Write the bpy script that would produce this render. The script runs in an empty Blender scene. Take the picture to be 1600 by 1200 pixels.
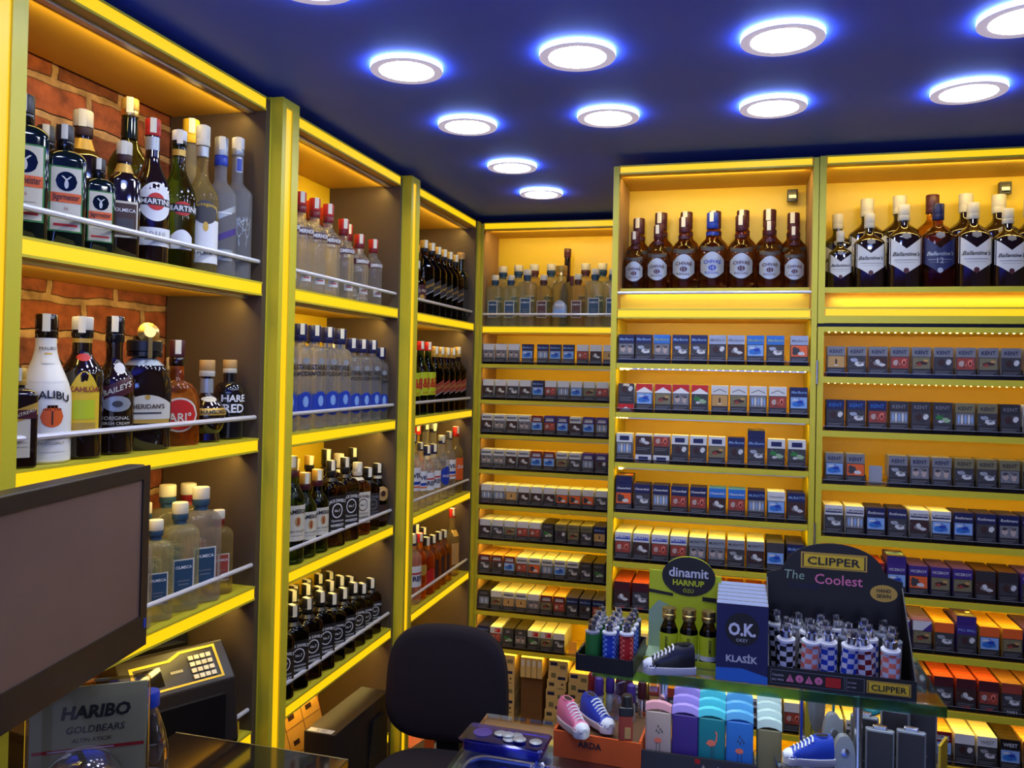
import bpy, math, random
from mathutils import Matrix, Vector

# ------------------------------------------------------------------ camera, world, exposure
SC = bpy.context.scene
COL = SC.collection
R3 = ((0.9645, -0.2634, -0.0162), (0.2629, 0.9647, -0.0171), (0.0202, 0.0126, 1.0))
pitch, roll, ang = math.radians(.72276), math.radians(-1.1556), math.radians(74.72)
Wm = Matrix(((math.sin(ang), -math.cos(ang), 0), (math.cos(ang), math.sin(ang), 0), (0, 0, 1)))
Mp = Matrix(((1, 0, 0), (0, math.cos(pitch), -math.sin(pitch)), (0, math.sin(pitch), math.cos(pitch))))
Mr = Matrix(((math.cos(roll), 0, math.sin(roll)), (0, 1, 0), (-math.sin(roll), 0, math.cos(roll))))
A = Wm @ Mp @ Mr
right, fwd, up = A.col[0], A.col[1], A.col[2]
cam_data = bpy.data.cameras.new('camera')
cam = bpy.data.objects.new('camera', cam_data)
COL.objects.link(cam)
cam.matrix_world = Matrix(((right.x, up.x, -fwd.x, 1.1212), (right.y, up.y, -fwd.y, -3.5181), (right.z, up.z, -fwd.z, 1.6), (0, 0, 0, 1)))
cam_data.sensor_width = 36
cam_data.lens = 36 * 1284.69 / 1600
cam_data.shift_y = -39.127 / 1600
cam_data.clip_start = .02
SC.camera = cam
world = bpy.data.worlds.new('world'); SC.world = world; world.use_nodes = True
world.node_tree.nodes['Background'].inputs[0].default_value = (.10, .14, .35, 1)
world.node_tree.nodes['Background'].inputs[1].default_value = .05
SC.view_settings.view_transform = 'Standard'
SC.view_settings.look = 'None'
SC.view_settings.gamma = 1
SC.view_settings.use_curve_mapping = False
SC.view_settings.exposure = 0
SC.cycles.max_bounces = 10
SC.cycles.transmission_bounces = 8
SC.cycles.transparent_max_bounces = 16
SC.cycles.caustics_reflective = False
SC.cycles.caustics_refractive = False
SC.cycles.sample_clamp_indirect = 4

LED_COL = (1.0, .74, .20)
LIGHTS = {}
def led(x, y, z, w, power, axis='L', col=LED_COL, tilt=48):
    """LED tape behind the front lip of a board: emits down and towards the back of the shelf."""
    k = (round(w, 3), power, col)
    if k not in LIGHTS:
        ld = bpy.data.lights.new('led_tape', 'AREA'); ld.shape = 'RECTANGLE'; ld.size = w; ld.size_y = .012
        ld.energy = power; ld.color = col; LIGHTS[k] = ld
    o = bpy.data.objects.new('led_tape', LIGHTS[k]); COL.objects.link(o); o.location = (x, y, z)
    t = math.radians(tilt)
    if axis == 'L': o.rotation_euler = (t, 0, math.radians(90))      # long side along y, aims to -x
    else: o.rotation_euler = (t, 0, 0)                               # long side along x, aims to +y
    return o

wl = bpy.data.lights.new('added_rear_fill', 'AREA'); wl.shape = 'RECTANGLE'; wl.size = 2.2; wl.size_y = 1.5; wl.energy = 8; wl.color = (.55, .62, 1.0)  # fill added behind the camera for ceiling and shelf fronts; no actual window
wo = bpy.data.objects.new('added_rear_fill', wl); COL.objects.link(wo); wo.location = (1.1, -4.46, 1.35); wo.rotation_euler = (math.radians(90), 0, 0)

bl = bpy.data.lights.new('added_blue_uplight', 'AREA'); bl.shape = 'RECTANGLE'; bl.size = 2.2; bl.size_y = .3; bl.energy = 20; bl.color = (.16, .28, 1.0)  # unseen uplight added to spread blue over the ceiling, not an actual cove
bo = bpy.data.objects.new('added_blue_uplight', bl); COL.objects.link(bo); bo.location = (1.3, -3.9, 1.75); bo.rotation_euler = (math.radians(148), 0, 0)

# ------------------------------------------------------------------ materials
MATS = {}
def srgb(r, g, b):
    f = lambda c: (c / 255 / 12.92) if c / 255 <= .04045 else ((c / 255 + .055) / 1.055) ** 2.4
    return (f(r), f(g), f(b))
def mat(name, col, rough=.5, metal=0, trans=0, emit=0, alpha=None, coat=0, bump=0, bscale=40, ior=1.45, ecol=None, spec=.5, vary=0):
    m = bpy.data.materials.new(name); m.use_nodes = True; nt = m.node_tree
    p = nt.nodes['Principled BSDF']
    c = (*col, 1)
    p.inputs['Base Color'].default_value = c; p.inputs['Roughness'].default_value = rough
    p.inputs['Metallic'].default_value = metal; p.inputs['Transmission Weight'].default_value = trans
    p.inputs['IOR'].default_value = ior; p.inputs['Coat Weight'].default_value = coat
    p.inputs['Specular IOR Level'].default_value = spec
    if emit:
        p.inputs['Emission Color'].default_value = (*(ecol or col), 1); p.inputs['Emission Strength'].default_value = emit
    if bump or vary:
        tc = nt.nodes.new('ShaderNodeTexCoord'); n = nt.nodes.new('ShaderNodeTexNoise')
        n.inputs['Scale'].default_value = bscale; n.inputs['Detail'].default_value = 4
        nt.links.new(tc.outputs['Object'], n.inputs['Vector'])
        if bump:
            b = nt.nodes.new('ShaderNodeBump'); b.inputs['Strength'].default_value = bump; b.inputs['Distance'].default_value = .003
            nt.links.new(n.outputs['Fac'], b.inputs['Height']); nt.links.new(b.outputs['Normal'], p.inputs['Normal'])
        if vary:
            mx = nt.nodes.new('ShaderNodeMix'); mx.data_type = 'RGBA'
            mx.inputs[6].default_value = (*[v * (1 - vary) for v in col], 1); mx.inputs[7].default_value = (*[min(1, v * (1 + vary)) for v in col], 1)
            nt.links.new(n.outputs['Fac'], mx.inputs[0]); nt.links.new(mx.outputs[2], p.inputs['Base Color'])
    if alpha is not None:
        p.inputs['Alpha'].default_value = alpha
    MATS[name] = m
    return m
def thin(name, col, tint, gloss=.25, rough=.03):
    """thin clear plastic or sheet glass: mostly see-through, glossy at grazing angles"""
    m = bpy.data.materials.new(name); m.use_nodes = True; nt = m.node_tree; N = nt.nodes
    N.remove(N['Principled BSDF'])
    t = N.new('ShaderNodeBsdfTransparent'); t.inputs[0].default_value = (*tint, 1)
    g = N.new('ShaderNodeBsdfGlossy'); g.inputs['Roughness'].default_value = rough; g.inputs['Color'].default_value = (*col, 1)
    lw = N.new('ShaderNodeLayerWeight'); lw.inputs['Blend'].default_value = gloss
    mx = N.new('ShaderNodeMixShader')
    nt.links.new(lw.outputs['Facing'], mx.inputs[0]); nt.links.new(t.outputs[0], mx.inputs[1]); nt.links.new(g.outputs[0], mx.inputs[2])
    nt.links.new(mx.outputs[0], N['Material Output'].inputs[0]); MATS[name] = m
def bottle_glass(name, tint, clear=.5, rough=.05, tw=1):
    """filled clear bottle: refracting glass body mixed with plain see-through so lamps reach what is behind"""
    m = bpy.data.materials.new(name); m.use_nodes = True; nt = m.node_tree; N = nt.nodes
    p = N['Principled BSDF']; p.inputs['Base Color'].default_value = (*tint, 1); p.inputs['Transmission Weight'].default_value = tw
    p.inputs['Roughness'].default_value = rough; p.inputs['IOR'].default_value = 1.36
    t = N.new('ShaderNodeBsdfTransparent'); t.inputs[0].default_value = (*[v ** .5 for v in tint], 1)
    mx = N.new('ShaderNodeMixShader'); mx.inputs[0].default_value = clear
    nt.links.new(p.outputs[0], mx.inputs[1]); nt.links.new(t.outputs[0], mx.inputs[2])
    nt.links.new(mx.outputs[0], N['Material Output'].inputs[0]); MATS[name] = m

mat('yellow_panel', (.86, .58, .02), .42, vary=.05, bscale=3)
mat('yellow_edge', (.62, .53, .03), .38)
mat('board', (.80, .46, .05), .45)
mat('dark_panel', (.090, .060, .036), .5, vary=.08, bscale=8)
mat('niche_panel', (.35, .20, .09), .5)
mat('glow_yellow', (.25, .14, .003), .4, emit=1.05, ecol=(1, .60, .003))
mat('glow_post', (.25, .13, .003), .4, emit=1.0, ecol=(1, .56, .003))
mat('lilac_edge', srgb(170, 150, 150), .4)
mat('chrome', (.75, .75, .8), .18, metal=1)
mat('rail_metal', (.72, .72, .78), .42, metal=.35)
mat('steel', (.6, .6, .62), .3, metal=1)
mat('gold', (.8, .55, .18), .3, metal=1)
mat('gold_label', srgb(200, 160, 70), .4, metal=.3)
mat('lamp_white', (1, 1, 1), .4, emit=40, ecol=(.86, .93, 1))
mat('lamp_ring', (.75, .72, .80), .35, emit=.42, ecol=(.80, .72, 1))
mat('lamp_blue', (.3, .45, 1), .4, emit=21, ecol=(.30, .46, 1))
mat('led_dot', (1, .8, .3), .4, emit=9, ecol=(1, .72, .25))
mat('ceiling_blue', (.085, .16, .88), .6, vary=.05, bscale=2)
mat('floor_dark', (.05, .045, .045), .4, vary=.2, bscale=6)
mat('wall_dark', (.11, .08, .06), .6)
mat('black', (.012, .011, .012), .35)
mat('black_gloss', (.008, .007, .008), .07, coat=.5)
mat('black_matte', (.015, .014, .015), .75)
mat('off_black', (.03, .026, .028), .4)
mat('white', srgb(225, 225, 225), .5)
mat('paper', srgb(205, 205, 205), .6)
mat('cream', srgb(205, 198, 178), .55)
mat('stamp', srgb(222, 218, 200), .6)
mat('grey', srgb(120, 120, 125), .5)
mat('dark_grey', srgb(60, 58, 62), .5)
mat('silver', srgb(160, 165, 170), .35, metal=.4)
mat('red', srgb(190, 32, 28), .45)
mat('deep_red', srgb(120, 22, 28), .4)
mat('wine', srgb(72, 26, 34), .4)
mat('orange', srgb(225, 95, 35), .45)
mat('blue', srgb(30, 60, 165), .4)
mat('navy', srgb(28, 32, 78), .4)
mat('mid_blue', srgb(45, 110, 190), .4)
mat('pale_blue', srgb(130, 165, 215), .5)
mat('purple', srgb(62, 40, 120), .45)
mat('green', srgb(45, 120, 50), .45)
mat('pale_green', srgb(150, 175, 140), .5)
mat('lime', srgb(190, 200, 30), .5)
mat('yellow', srgb(225, 185, 40), .5)
mat('tan', srgb(185, 145, 85), .55)
mat('brown', srgb(60, 34, 28), .5)
mat('rust', srgb(150, 60, 45), .5)
mat('pink', srgb(225, 120, 150), .5)
mat('coral', srgb(235, 120, 95), .6)
mat('teal', srgb(25, 120, 130), .4)
mat('khaki', srgb(120, 112, 80), .45)
mat('card_khaki', srgb(178, 170, 120), .5)
mat('label_blue', srgb(40, 70, 95), .5)
mat('label_brown', srgb(85, 45, 38), .5)
mat('card_brown', srgb(105, 72, 42), .7)
mat('carton', srgb(205, 178, 120), .6)
mat('amber_print', srgb(232, 165, 60), .6)
mat('fabric_dark', (.010, .007, .016), .95, bump=.3, bscale=900)
mat('plastic_dark', (.018, .013, .011), .4)
mat('screen', (.15, .095, .075), .3, vary=.3, bscale=5)
mat('rubber_white', srgb(225, 222, 215), .6)
mat('blk_green', (.004, .008, .006), .06, coat=.2)
mat('blk_brown', (.012, .005, .003), .06, coat=.6)
mat('porcelain', srgb(232, 228, 215), .25)
mat('skin_tone', srgb(180, 160, 150), .5)
bottle_glass('g_clear', (.97, .98, .97), .58, .05, .85)
bottle_glass('g_bluish', (.88, .92, .99), .52, .05, .85)
bottle_glass('g_lime', (.95, .94, .62), .52, .09, .84)
bottle_glass('g_amber', (.85, .38, .07), .30)
bottle_glass('g_whisky', (.66, .24, .06), .30)
bottle_glass('g_orange', (.95, .42, .10), .35)
bottle_glass('g_yellow', (.97, .80, .34), .50, .05, .86)
bottle_glass('g_green', (.20, .34, .04), .25)
bottle_glass('g_dkgreen', (.05, .12, .03), .12)
bottle_glass('g_cola', (.09, .035, .02), .08)
thin('acrylic', (.9, .9, .95), (.80, .80, .82), .3)
thin('acrylic_smoke', (.8, .8, .85), (.55, .52, .56), .4, .15)
thin('sheet_glass', (.8, .9, .9), (.86, .93, .90), .35)
thin('blister', (1, 1, 1), (.90, .90, .90), .5, .06)
thin('violet_plastic', (.45, .45, 1), (.22, .20, .85), .35, .1)
thin('bin_plastic', (.5, .6, 1), (.35, .42, .72), .35, .2)
thin('bottle_pet', (.9, .9, 1), (.85, .86, .95), .45, .04)
bottle_glass('glass_edge', (.12, .36, .28), .1, .1)
def frosted():
    m = bpy.data.materials.new('g_frost'); m.use_nodes = True; nt = m.node_tree; N = nt.nodes
    p = N['Principled BSDF']; p.inputs['Base Color'].default_value = (.36, .355, .37, 1); p.inputs['Roughness'].default_value = .3
    p.inputs['Transmission Weight'].default_value = .45; p.inputs['IOR'].default_value = 1.25
    t = N.new('ShaderNodeBsdfTransparent'); mx = N.new('ShaderNodeMixShader'); mx.inputs[0].default_value = .42
    nt.links.new(p.outputs[0], mx.inputs[1]); nt.links.new(t.outputs[0], mx.inputs[2]); nt.links.new(mx.outputs[0], N['Material Output'].inputs[0]); MATS['g_frost'] = m
frosted()
def brick():
    m = bpy.data.materials.new('brick'); m.use_nodes = True; nt = m.node_tree; N = nt.nodes; L = nt.links
    p = N['Principled BSDF']; p.inputs['Roughness'].default_value = .85
    tc = N.new('ShaderNodeTexCoord'); mp = N.new('ShaderNodeMapping'); mp.inputs['Rotation'].default_value = (0, math.radians(90), math.radians(90))
    sep = N.new('ShaderNodeSeparateXYZ'); com = N.new('ShaderNodeCombineXYZ')
    L.new(tc.outputs['Object'], sep.inputs[0]); L.new(sep.outputs['Y'], com.inputs['X']); L.new(sep.outputs['Z'], com.inputs['Y'])
    n0 = N.new('ShaderNodeTexNoise'); n0.inputs['Scale'].default_value = 9; n0.inputs['Detail'].default_value = 3
    L.new(com.outputs[0], n0.inputs['Vector'])
    vm = N.new('ShaderNodeVectorMath'); vm.operation = 'MULTIPLY_ADD'; vm.inputs[1].default_value = (.034, .030, 0); 
    L.new(n0.outputs['Color'], vm.inputs[0]); L.new(com.outputs[0], vm.inputs[2])
    b = N.new('ShaderNodeTexBrick'); b.inputs['Scale'].default_value = 1; b.inputs['Brick Width'].default_value = .19; b.inputs['Row Height'].default_value = .076
    b.inputs['Mortar Size'].default_value = .010; b.inputs['Mortar Smooth'].default_value = .35; b.inputs['Bias'].default_value = -.2
    b.inputs['Color1'].default_value = (.34, .085, .03, 1); b.inputs['Color2'].default_value = (.17, .05, .025, 1); b.inputs['Mortar'].default_value = (.48, .29, .14, 1)
    L.new(vm.outputs[0], b.inputs['Vector'])
    n1 = N.new('ShaderNodeTexNoise'); n1.inputs['Scale'].default_value = 28; n1.inputs['Detail'].default_value = 6
    L.new(com.outputs[0], n1.inputs['Vector'])
    mx = N.new('ShaderNodeMix'); mx.data_type = 'RGBA'; mx.blend_type = 'MULTIPLY'; mx.inputs[0].default_value = .8
    rp = N.new('ShaderNodeValToRGB'); rp.color_ramp.elements[0].color = (.35, .3, .28, 1); rp.color_ramp.elements[1].color = (1.3, 1.25, 1.2, 1)
    rp.color_ramp.elements[0].position = .3; rp.color_ramp.elements[1].position = .65
    L.new(n1.outputs['Fac'], rp.inputs[0]); L.new(b.outputs['Color'], mx.inputs[6]); L.new(rp.outputs[0], mx.inputs[7]); L.new(mx.outputs[2], p.inputs['Base Color'])
    ad = N.new('ShaderNodeMath'); ad.operation = 'SUBTRACT'; L.new(n1.outputs['Fac'], ad.inputs[0]); L.new(b.outputs['Fac'], ad.inputs[1])
    bp = N.new('ShaderNodeBump'); bp.inputs['Strength'].default_value = .9; bp.inputs['Distance'].default_value = .012
    L.new(ad.outputs[0], bp.inputs['Height']); L.new(bp.outputs[0], p.inputs['Normal']); MATS['brick'] = m
brick()

# ------------------------------------------------------------------ mesh helpers
TXT = {}
def text_geo(s, shear=0, bold=0):
    k = (s, shear, bold)
    if k not in TXT:
        c = bpy.data.curves.new('t', 'FONT'); c.body = s; c.size = 1; c.align_x = 'CENTER'; c.align_y = 'CENTER'; c.resolution_u = 2; c.shear = shear; c.offset = bold
        o = bpy.data.objects.new('t', c); me = o.to_mesh(); me.calc_loop_triangles()
        vs = [tuple(v.co) for v in me.vertices]; fs = [tuple(p.vertices) for p in me.loop_triangles]
        o.to_mesh_clear(); bpy.data.objects.remove(o); bpy.data.curves.remove(c)
        if vs:
            w = max(v[0] for v in vs) - min(v[0] for v in vs); cx = (max(v[0] for v in vs) + min(v[0] for v in vs)) / 2; cy = (max(v[1] for v in vs) + min(v[1] for v in vs)) / 2
            vs = [(v[0] - cx, v[1] - cy, 0) for v in vs]
        else: w = 1
        TXT[k] = (vs, fs, w)
    return TXT[k]
class MB:
    def __init__(s): s.v = []; s.f = []; s.m = []; s.sm = []
    def face(s, idx, m, sm=False): s.f.append(tuple(idx)); s.m.append(m); s.sm.append(sm)
    def poly(s, pts, m):
        b = len(s.v); s.v += [tuple(p) for p in pts]; s.face(range(b, b + len(pts)), m); return s
    def box(s, x0, x1, y0, y1, z0, z1, m, top=None, front=None):
        b = len(s.v)
        s.v += [(x0, y0, z0), (x1, y0, z0), (x1, y1, z0), (x0, y1, z0), (x0, y0, z1), (x1, y0, z1), (x1, y1, z1), (x0, y1, z1)]
        for q, mm in (((3, 2, 1, 0), m), ((4, 5, 6, 7), top or m), ((0, 1, 5, 4), front or m), ((1, 2, 6, 5), m), ((2, 3, 7, 6), m), ((3, 0, 4, 7), m)):
            s.face([b + i for i in q], mm)
        return s
    def loft(s, rings, m, c0=True, c1=True, sm=True):
        b = len(s.v); n = len(rings[0])
        for r in rings: s.v += [tuple(p) for p in r]
        for i in range(len(rings) - 1):
            mm = m[i] if isinstance(m, (list, tuple)) else m
            for j in range(n):
                k = (j + 1) % n
                s.face((b + i * n + j, b + i * n + k, b + (i + 1) * n + k, b + (i + 1) * n + j), mm, sm)
        m0 = m[0] if isinstance(m, (list, tuple)) else m; m1 = m[-1] if isinstance(m, (list, tuple)) else m
        if c0: s.face([b + j for j in reversed(range(n))], m0)
        if c1: s.face([b + (len(rings) - 1) * n + j for j in range(n)], m1)
        return s
    def lathe(s, prof, m, cx=0, cy=0, N=20, c0=True, c1=True):
        return s.loft([[(cx + r * math.cos(2 * math.pi * j / N), cy + r * math.sin(2 * math.pi * j / N), z) for j in range(N)] for z, r in prof], m, c0, c1)
    def tube(s, pts, r, m, N=8):
        rings = []
        pts = [Vector(p) for p in pts]
        for i, p in enumerate(pts):
            d = (pts[min(i + 1, len(pts) - 1)] - pts[max(i - 1, 0)]).normalized()
            a = d.cross(Vector((0, 0, 1)))
            if a.length < .1: a = d.cross(Vector((1, 0, 0)))
            a.normalize(); b = d.cross(a)
            rings.append([p + a * r * math.cos(-2 * math.pi * j / N) + b * r * math.sin(-2 * math.pi * j / N) for j in range(N)])
        return s.loft(rings, m)
    def patch(s, fn, nu, nv, m):
        b = len(s.v)
        for i in range(nu + 1):
            for j in range(nv + 1): s.v.append(tuple(fn(i / nu, j / nv)))
        for i in range(nu):
            for j in range(nv):
                a = b + i * (nv + 1) + j; s.face((a, a + nv + 1, a + nv + 2, a + 1), m, True)
        return s
    def text(s, t, w, fn, m, h=None, shear=0, bold=0):
        """text fitted to width w; fn maps flat (x, y) to 3-D"""
        vs, fs, tw = text_geo(t, shear, bold); k = w / tw; ky = k if h is None else h / .72; b = len(s.v)
        s.v += [tuple(fn(x * k, y * ky)) for x, y, z in vs]
        for f in fs: s.face([b + i for i in f], m)
        return s
    def rbox(s, x0, x1, y0, y1, z0, z1, r, m, n=4):
        """upright box with rounded vertical corners"""
        def ring(z, d=0):
            p = []
            for cx, cy, a0 in ((x1 - r, y1 - r, 0), (x0 + r, y1 - r, 90), (x0 + r, y0 + r, 180), (x1 - r, y0 + r, 270)):
                for k in range(n + 1):
                    a = math.radians(a0 + 90 * k / n); p.append((cx + (r - d) * math.cos(a), cy + (r - d) * math.sin(a), z))
            return p
        e = min(r * .3, .003)
        return s.loft([ring(z0, e), ring(z0 + e), ring(z1 - e), ring(z1, e)], m)
    def xf(s, M, start=0):
        for i in range(start, len(s.v)): s.v[i] = tuple(M @ Vector(s.v[i]))
        return s
    def mesh(s, name, angle=38):
        me = bpy.data.meshes.new(name); me.from_pydata(s.v, [], s.f)
        keys = []
        for k in s.m:
            if k not in keys: keys.append(k)
        for k in keys: me.materials.append(MATS[k])
        ix = {k: i for i, k in enumerate(keys)}
        me.polygons.foreach_set('material_index', [ix[k] for k in s.m]); me.polygons.foreach_set('use_smooth', s.sm)
        me.update()
        if any(s.sm): me.set_sharp_from_angle(angle=math.radians(angle))
        return me
    def obj(s, name, parent=None, bevel=0): return link(name, s.mesh(name), parent, bevel)
def link(name, me, parent=None, bevel=0):
    o = bpy.data.objects.new(name, me); COL.objects.link(o)
    if parent: o.parent = parent
    if bevel:
        b = o.modifiers.new('b', 'BEVEL'); b.width = bevel; b.segments = 2; b.limit_method = 'ANGLE'
    return o
def tag(o, label, cat, group=None, kind=None):
    o['label'] = label; o['category'] = cat
    if group: o['group'] = group
    if kind: o['kind'] = kind
    return o
def thing(name, label, cat, loc=(0, 0, 0), rz=0, group=None, sc=1):
    o = bpy.data.objects.new(name, None); COL.objects.link(o); o.location = loc; o.rotation_euler = (0, 0, math.radians(rz)); o.scale = (sc, sc, sc)
    o.empty_display_size = .02
    return tag(o, label, cat, group)
def struct(o): o['kind'] = 'structure'; return o
ORD = 'first second third fourth fifth sixth seventh eighth ninth tenth eleventh twelfth thirteenth fourteenth fifteenth sixteenth seventeenth'.split()

# ------------------------------------------------------------------ the room
struct(MB().box(-.6, 2.6, -4.6, .5, -.05, 0, 'floor_dark').obj('floor'))
struct(MB().box(-.6, 2.6, -4.6, .5, 2.285, 2.36, 'ceiling_blue').obj('ceiling'))
struct(MB().box(-.42, -.278, -4.6, .5, 0, 2.285, 'brick').obj('wall_left'))
struct(MB().box(-.278, .80, .262, .5, 0, 2.285, 'wall_dark').obj('wall_back'))
struct(MB().box(.80, 2.6, -.655, .5, 0, 2.285, 'wall_dark').obj('wall_right_back'))
struct(MB().box(2.45, 2.6, -4.6, -.655, 0, 2.285, 'wall_dark').obj('wall_right'))
struct(MB().box(-.278, 2.45, -4.6, -4.5, 0, 2.285, 'wall_dark').obj('wall_front'))

# ------------------------------------------------------------------ ceiling downlights
def downlight_meshes():
    ring = MB().lathe([(-.0105, .0825), (-.012, .0815), (-.0125, .079), (-.0115, .062)], 'lamp_ring', N=40, c0=False, c1=False).mesh('trim_ring')
    rim = MB().lathe([(0, .0815), (-.0105, .0825)], 'lamp_blue', N=40, c0=False, c1=False).mesh('glowing_rim')
    disc = MB().lathe([(-.0115, .062), (-.012, .060), (-.012, .0)], 'lamp_white', N=40, c0=False, c1=False).mesh('diffuser')
    return ring, rim, disc
DL = downlight_meshes()
DLP = [(x, y) for x in (.385, .78, 1.20, 1.635) for y in (-.445, -.87, -1.345, -1.785, -2.22, -2.66)]
dl_names = {(.385, -.445): 'smallest round ceiling light, deepest in the far corner', }
for x, y in DLP:
    if x > .7 and y > -1.1: continue                                  # only the row by the long shelves reaches that far
    if x == 1.635 and y == -1.345: x, y = 1.64, -1.37
    ci = (.385, .78, 1.20, 1.64).index(x if x != 1.635 else 1.64); ri = [-.445, -.87, -1.345, -1.785, -2.22, -2.66].index(-1.345 if y == -1.37 else y)
    o = thing('ceiling_light', 'round white ceiling light, %s from the corner, %s row from bottle shelves' % (ORD[ri], ORD[ci]), 'ceiling light', (x, y, 2.285), group='round ceiling lights')
    for n, me in zip(('trim_ring', 'glowing_rim', 'diffuser'), DL): link(n, me, o)

# ------------------------------------------------------------------ left run of bottle cabinets
LZ = [1.801, 1.420, 1.06, .709, .356]
def left_cabinet(name, label, y0, y1, back, boards=LZ, rails=5):
    t = thing(name, label, 'shelving unit', (0, 0, 0))
    for a, b in ((y0 - .018, y0), (y1, y1 + .018)):
        MB().box(-.272, -.002, a, b, 0, 2.252, 'dark_panel').obj('side_panel', t)
    if back: MB().box(-.277, -.270, y0, y1, 0, 2.252, 'yellow_panel').obj('back_panel', t)
    w = y1 - y0
    for i, z in enumerate([2.256] + boards + [.06]):
        nm = 'canopy' if i == 0 else 'shelf'
        s = MB().box(-.268, -.004, y0 + .001, y1 - .001, z - .034, z, 'board', top='yellow_edge').box(-.004, 0, y0 + .001, y1 - .001, z - .034, z - .029, 'yellow_edge').box(-.004, 0, y0 + .001, y1 - .001, z - .005, z, 'yellow_edge').obj(nm, t)
        MB().box(-.0039, -.001, y0 + .003, y1 - .003, z - .029, z - .005, 'glow_yellow').obj('light_strip', s)
        if i <= 5: MB().box(-.045, -.03, y0 + .01, y1 - .01, z - .041, z - .0342, 'steel').obj('led_profile', s)
        if i <= 5: led(-.052, (y0 + y1) / 2, z - .044, w - .03, P_LEFT, 'L', LED_COL, 40)
        if 0 < i <= rails:
            r = MB().tube([(-.012, y0 + .002, z + .050), (-.012, y1 - .002, z + .050)], .0055, 'rail_metal').obj('rail', t)
    return t
P_LEFT = 1.15
left_cabinet('shelving_unit', 'tall yellow lit cabinet with bare brick behind its bottles', -2.455, -1.742, False)
left_cabinet('shelving_unit', 'tall yellow lit cabinet of vodka and square whiskey bottles between two posts', -1.597, -.905, True)
left_cabinet('shelving_unit', 'narrow-looking yellow lit bottle cabinet meeting the corner', -.742, -.062, True)
def post(y0, y1, label):
    t = thing('cabinet_post', label, 'post')
    b = MB().box(-.27, .024, y0, y1, 0, 2.262, 'yellow_edge')
    w = y1 - y0
    b.box(.024, .031, y0, y0 + w * .22, 0, 2.262, 'yellow_edge').box(.024, .031, y0 + w * .60, y1, 0, 2.262, 'yellow_edge').box(.024, .031, y0 + w * .22, y0 + w * .60, 2.24, 2.262, 'yellow_edge')
    b.box(-.02, -.001, y0 - .004, y0, 0, 2.262, 'yellow_edge')
    b.obj('post_body', t)
    MB().box(.0245, .0275, y0 + w * .23, y0 + w * .59, .02, 2.24, 'glow_post').obj('light_strip', t)
post(-2.545, -2.473, 'yellow lit post beside the brick-backed cabinet, partly out of view')
post(-1.720, -1.640, 'yellow post with glowing groove next to the brick-backed cabinet')
post(-.884, -.806, 'yellow post with glowing groove before the cabinet nearest the corner')
MB().box(-.27, -.001, -1.640, -1.6155, 0, 2.25, 'dark_panel').obj('filler_panel')
tag(bpy.data.objects['filler_panel'], 'dark filler strip behind the glowing post beside the vodka cabinet', 'panel')
o = MB().box(-.27, -.001, -.806, -.7605, 0, 2.25, 'dark_panel').obj('filler_panel'); tag(o, 'dark filler strip behind the glowing post nearest the corner', 'panel')
o = MB().box(-.004, .006, -.042, -.006, 0, 2.256, 'yellow_edge').obj('corner_trim'); tag(o, 'thin yellow trim strip standing in the inner corner', 'trim')

# ------------------------------------------------------------------ bottles
class Shape:
    """bottle outline: sections (z, lateral half, depth half, exponent)"""
    def __init__(s, secs): s.secs = secs
    def at(s, z):
        S = s.secs
        if z <= S[0][0]: return S[0][1:]
        for a, b in zip(S, S[1:]):
            if z <= b[0]:
                k = (z - a[0]) / max(1e-9, b[0] - a[0]); return tuple(a[i] + (b[i] - a[i]) * k for i in (1, 2, 3))
        return S[-1][1:]
    def surf(s, l, z, off=.0006):
        hy, hx, n = s.at(z); q = min(.995, abs(l) / hy)
        return (l, -(hx * (1 - q ** n) ** (1 / n) + off), z)
    def rings(s, N=28):
        out = []
        for z, hy, hx, n in s.secs:
            r = []
            for j in range(N):
                a = 2 * math.pi * (j + .5) / N; c, q = math.cos(a), math.sin(a)
                r.append((hy * math.copysign(abs(c) ** (2 / n), c), hx * math.copysign(abs(q) ** (2 / n), q), z))
            out.append(r)
        return out
def std(h, r, bt, ns, nr, ratio=1, n=2, curve='s', top=None, flare=0):
    """body radius r up to bt*h, shoulder to ns*h, neck radius nr up to the cap"""
    S = [(0, r * .9, r * .9 * ratio, n), (.004, r, r * ratio, n), (bt * h * .5, r * (1 + flare * .5), r * ratio * (1 + flare * .5), n), (bt * h, r * (1 + flare), r * ratio * (1 + flare), n)]
    r1 = r * (1 + flare)
    for i in range(1, 8):
        k = i / 7
        e = {'s': (1 + math.cos(math.pi * k)) / 2, 'r': math.sqrt(max(0, 1 - k * k)), 'c': (1 - k) ** 1.5}[curve]
        rr = nr + (r1 - nr) * e; rd = nr + (r1 * ratio - nr) * e
        S.append(((bt + (ns - bt) * k) * h, rr, rd, n + (2 - n) * k))
    S.append((h * (top or .97), nr, nr, 2))
    return Shape(S)
BK = {}
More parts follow.
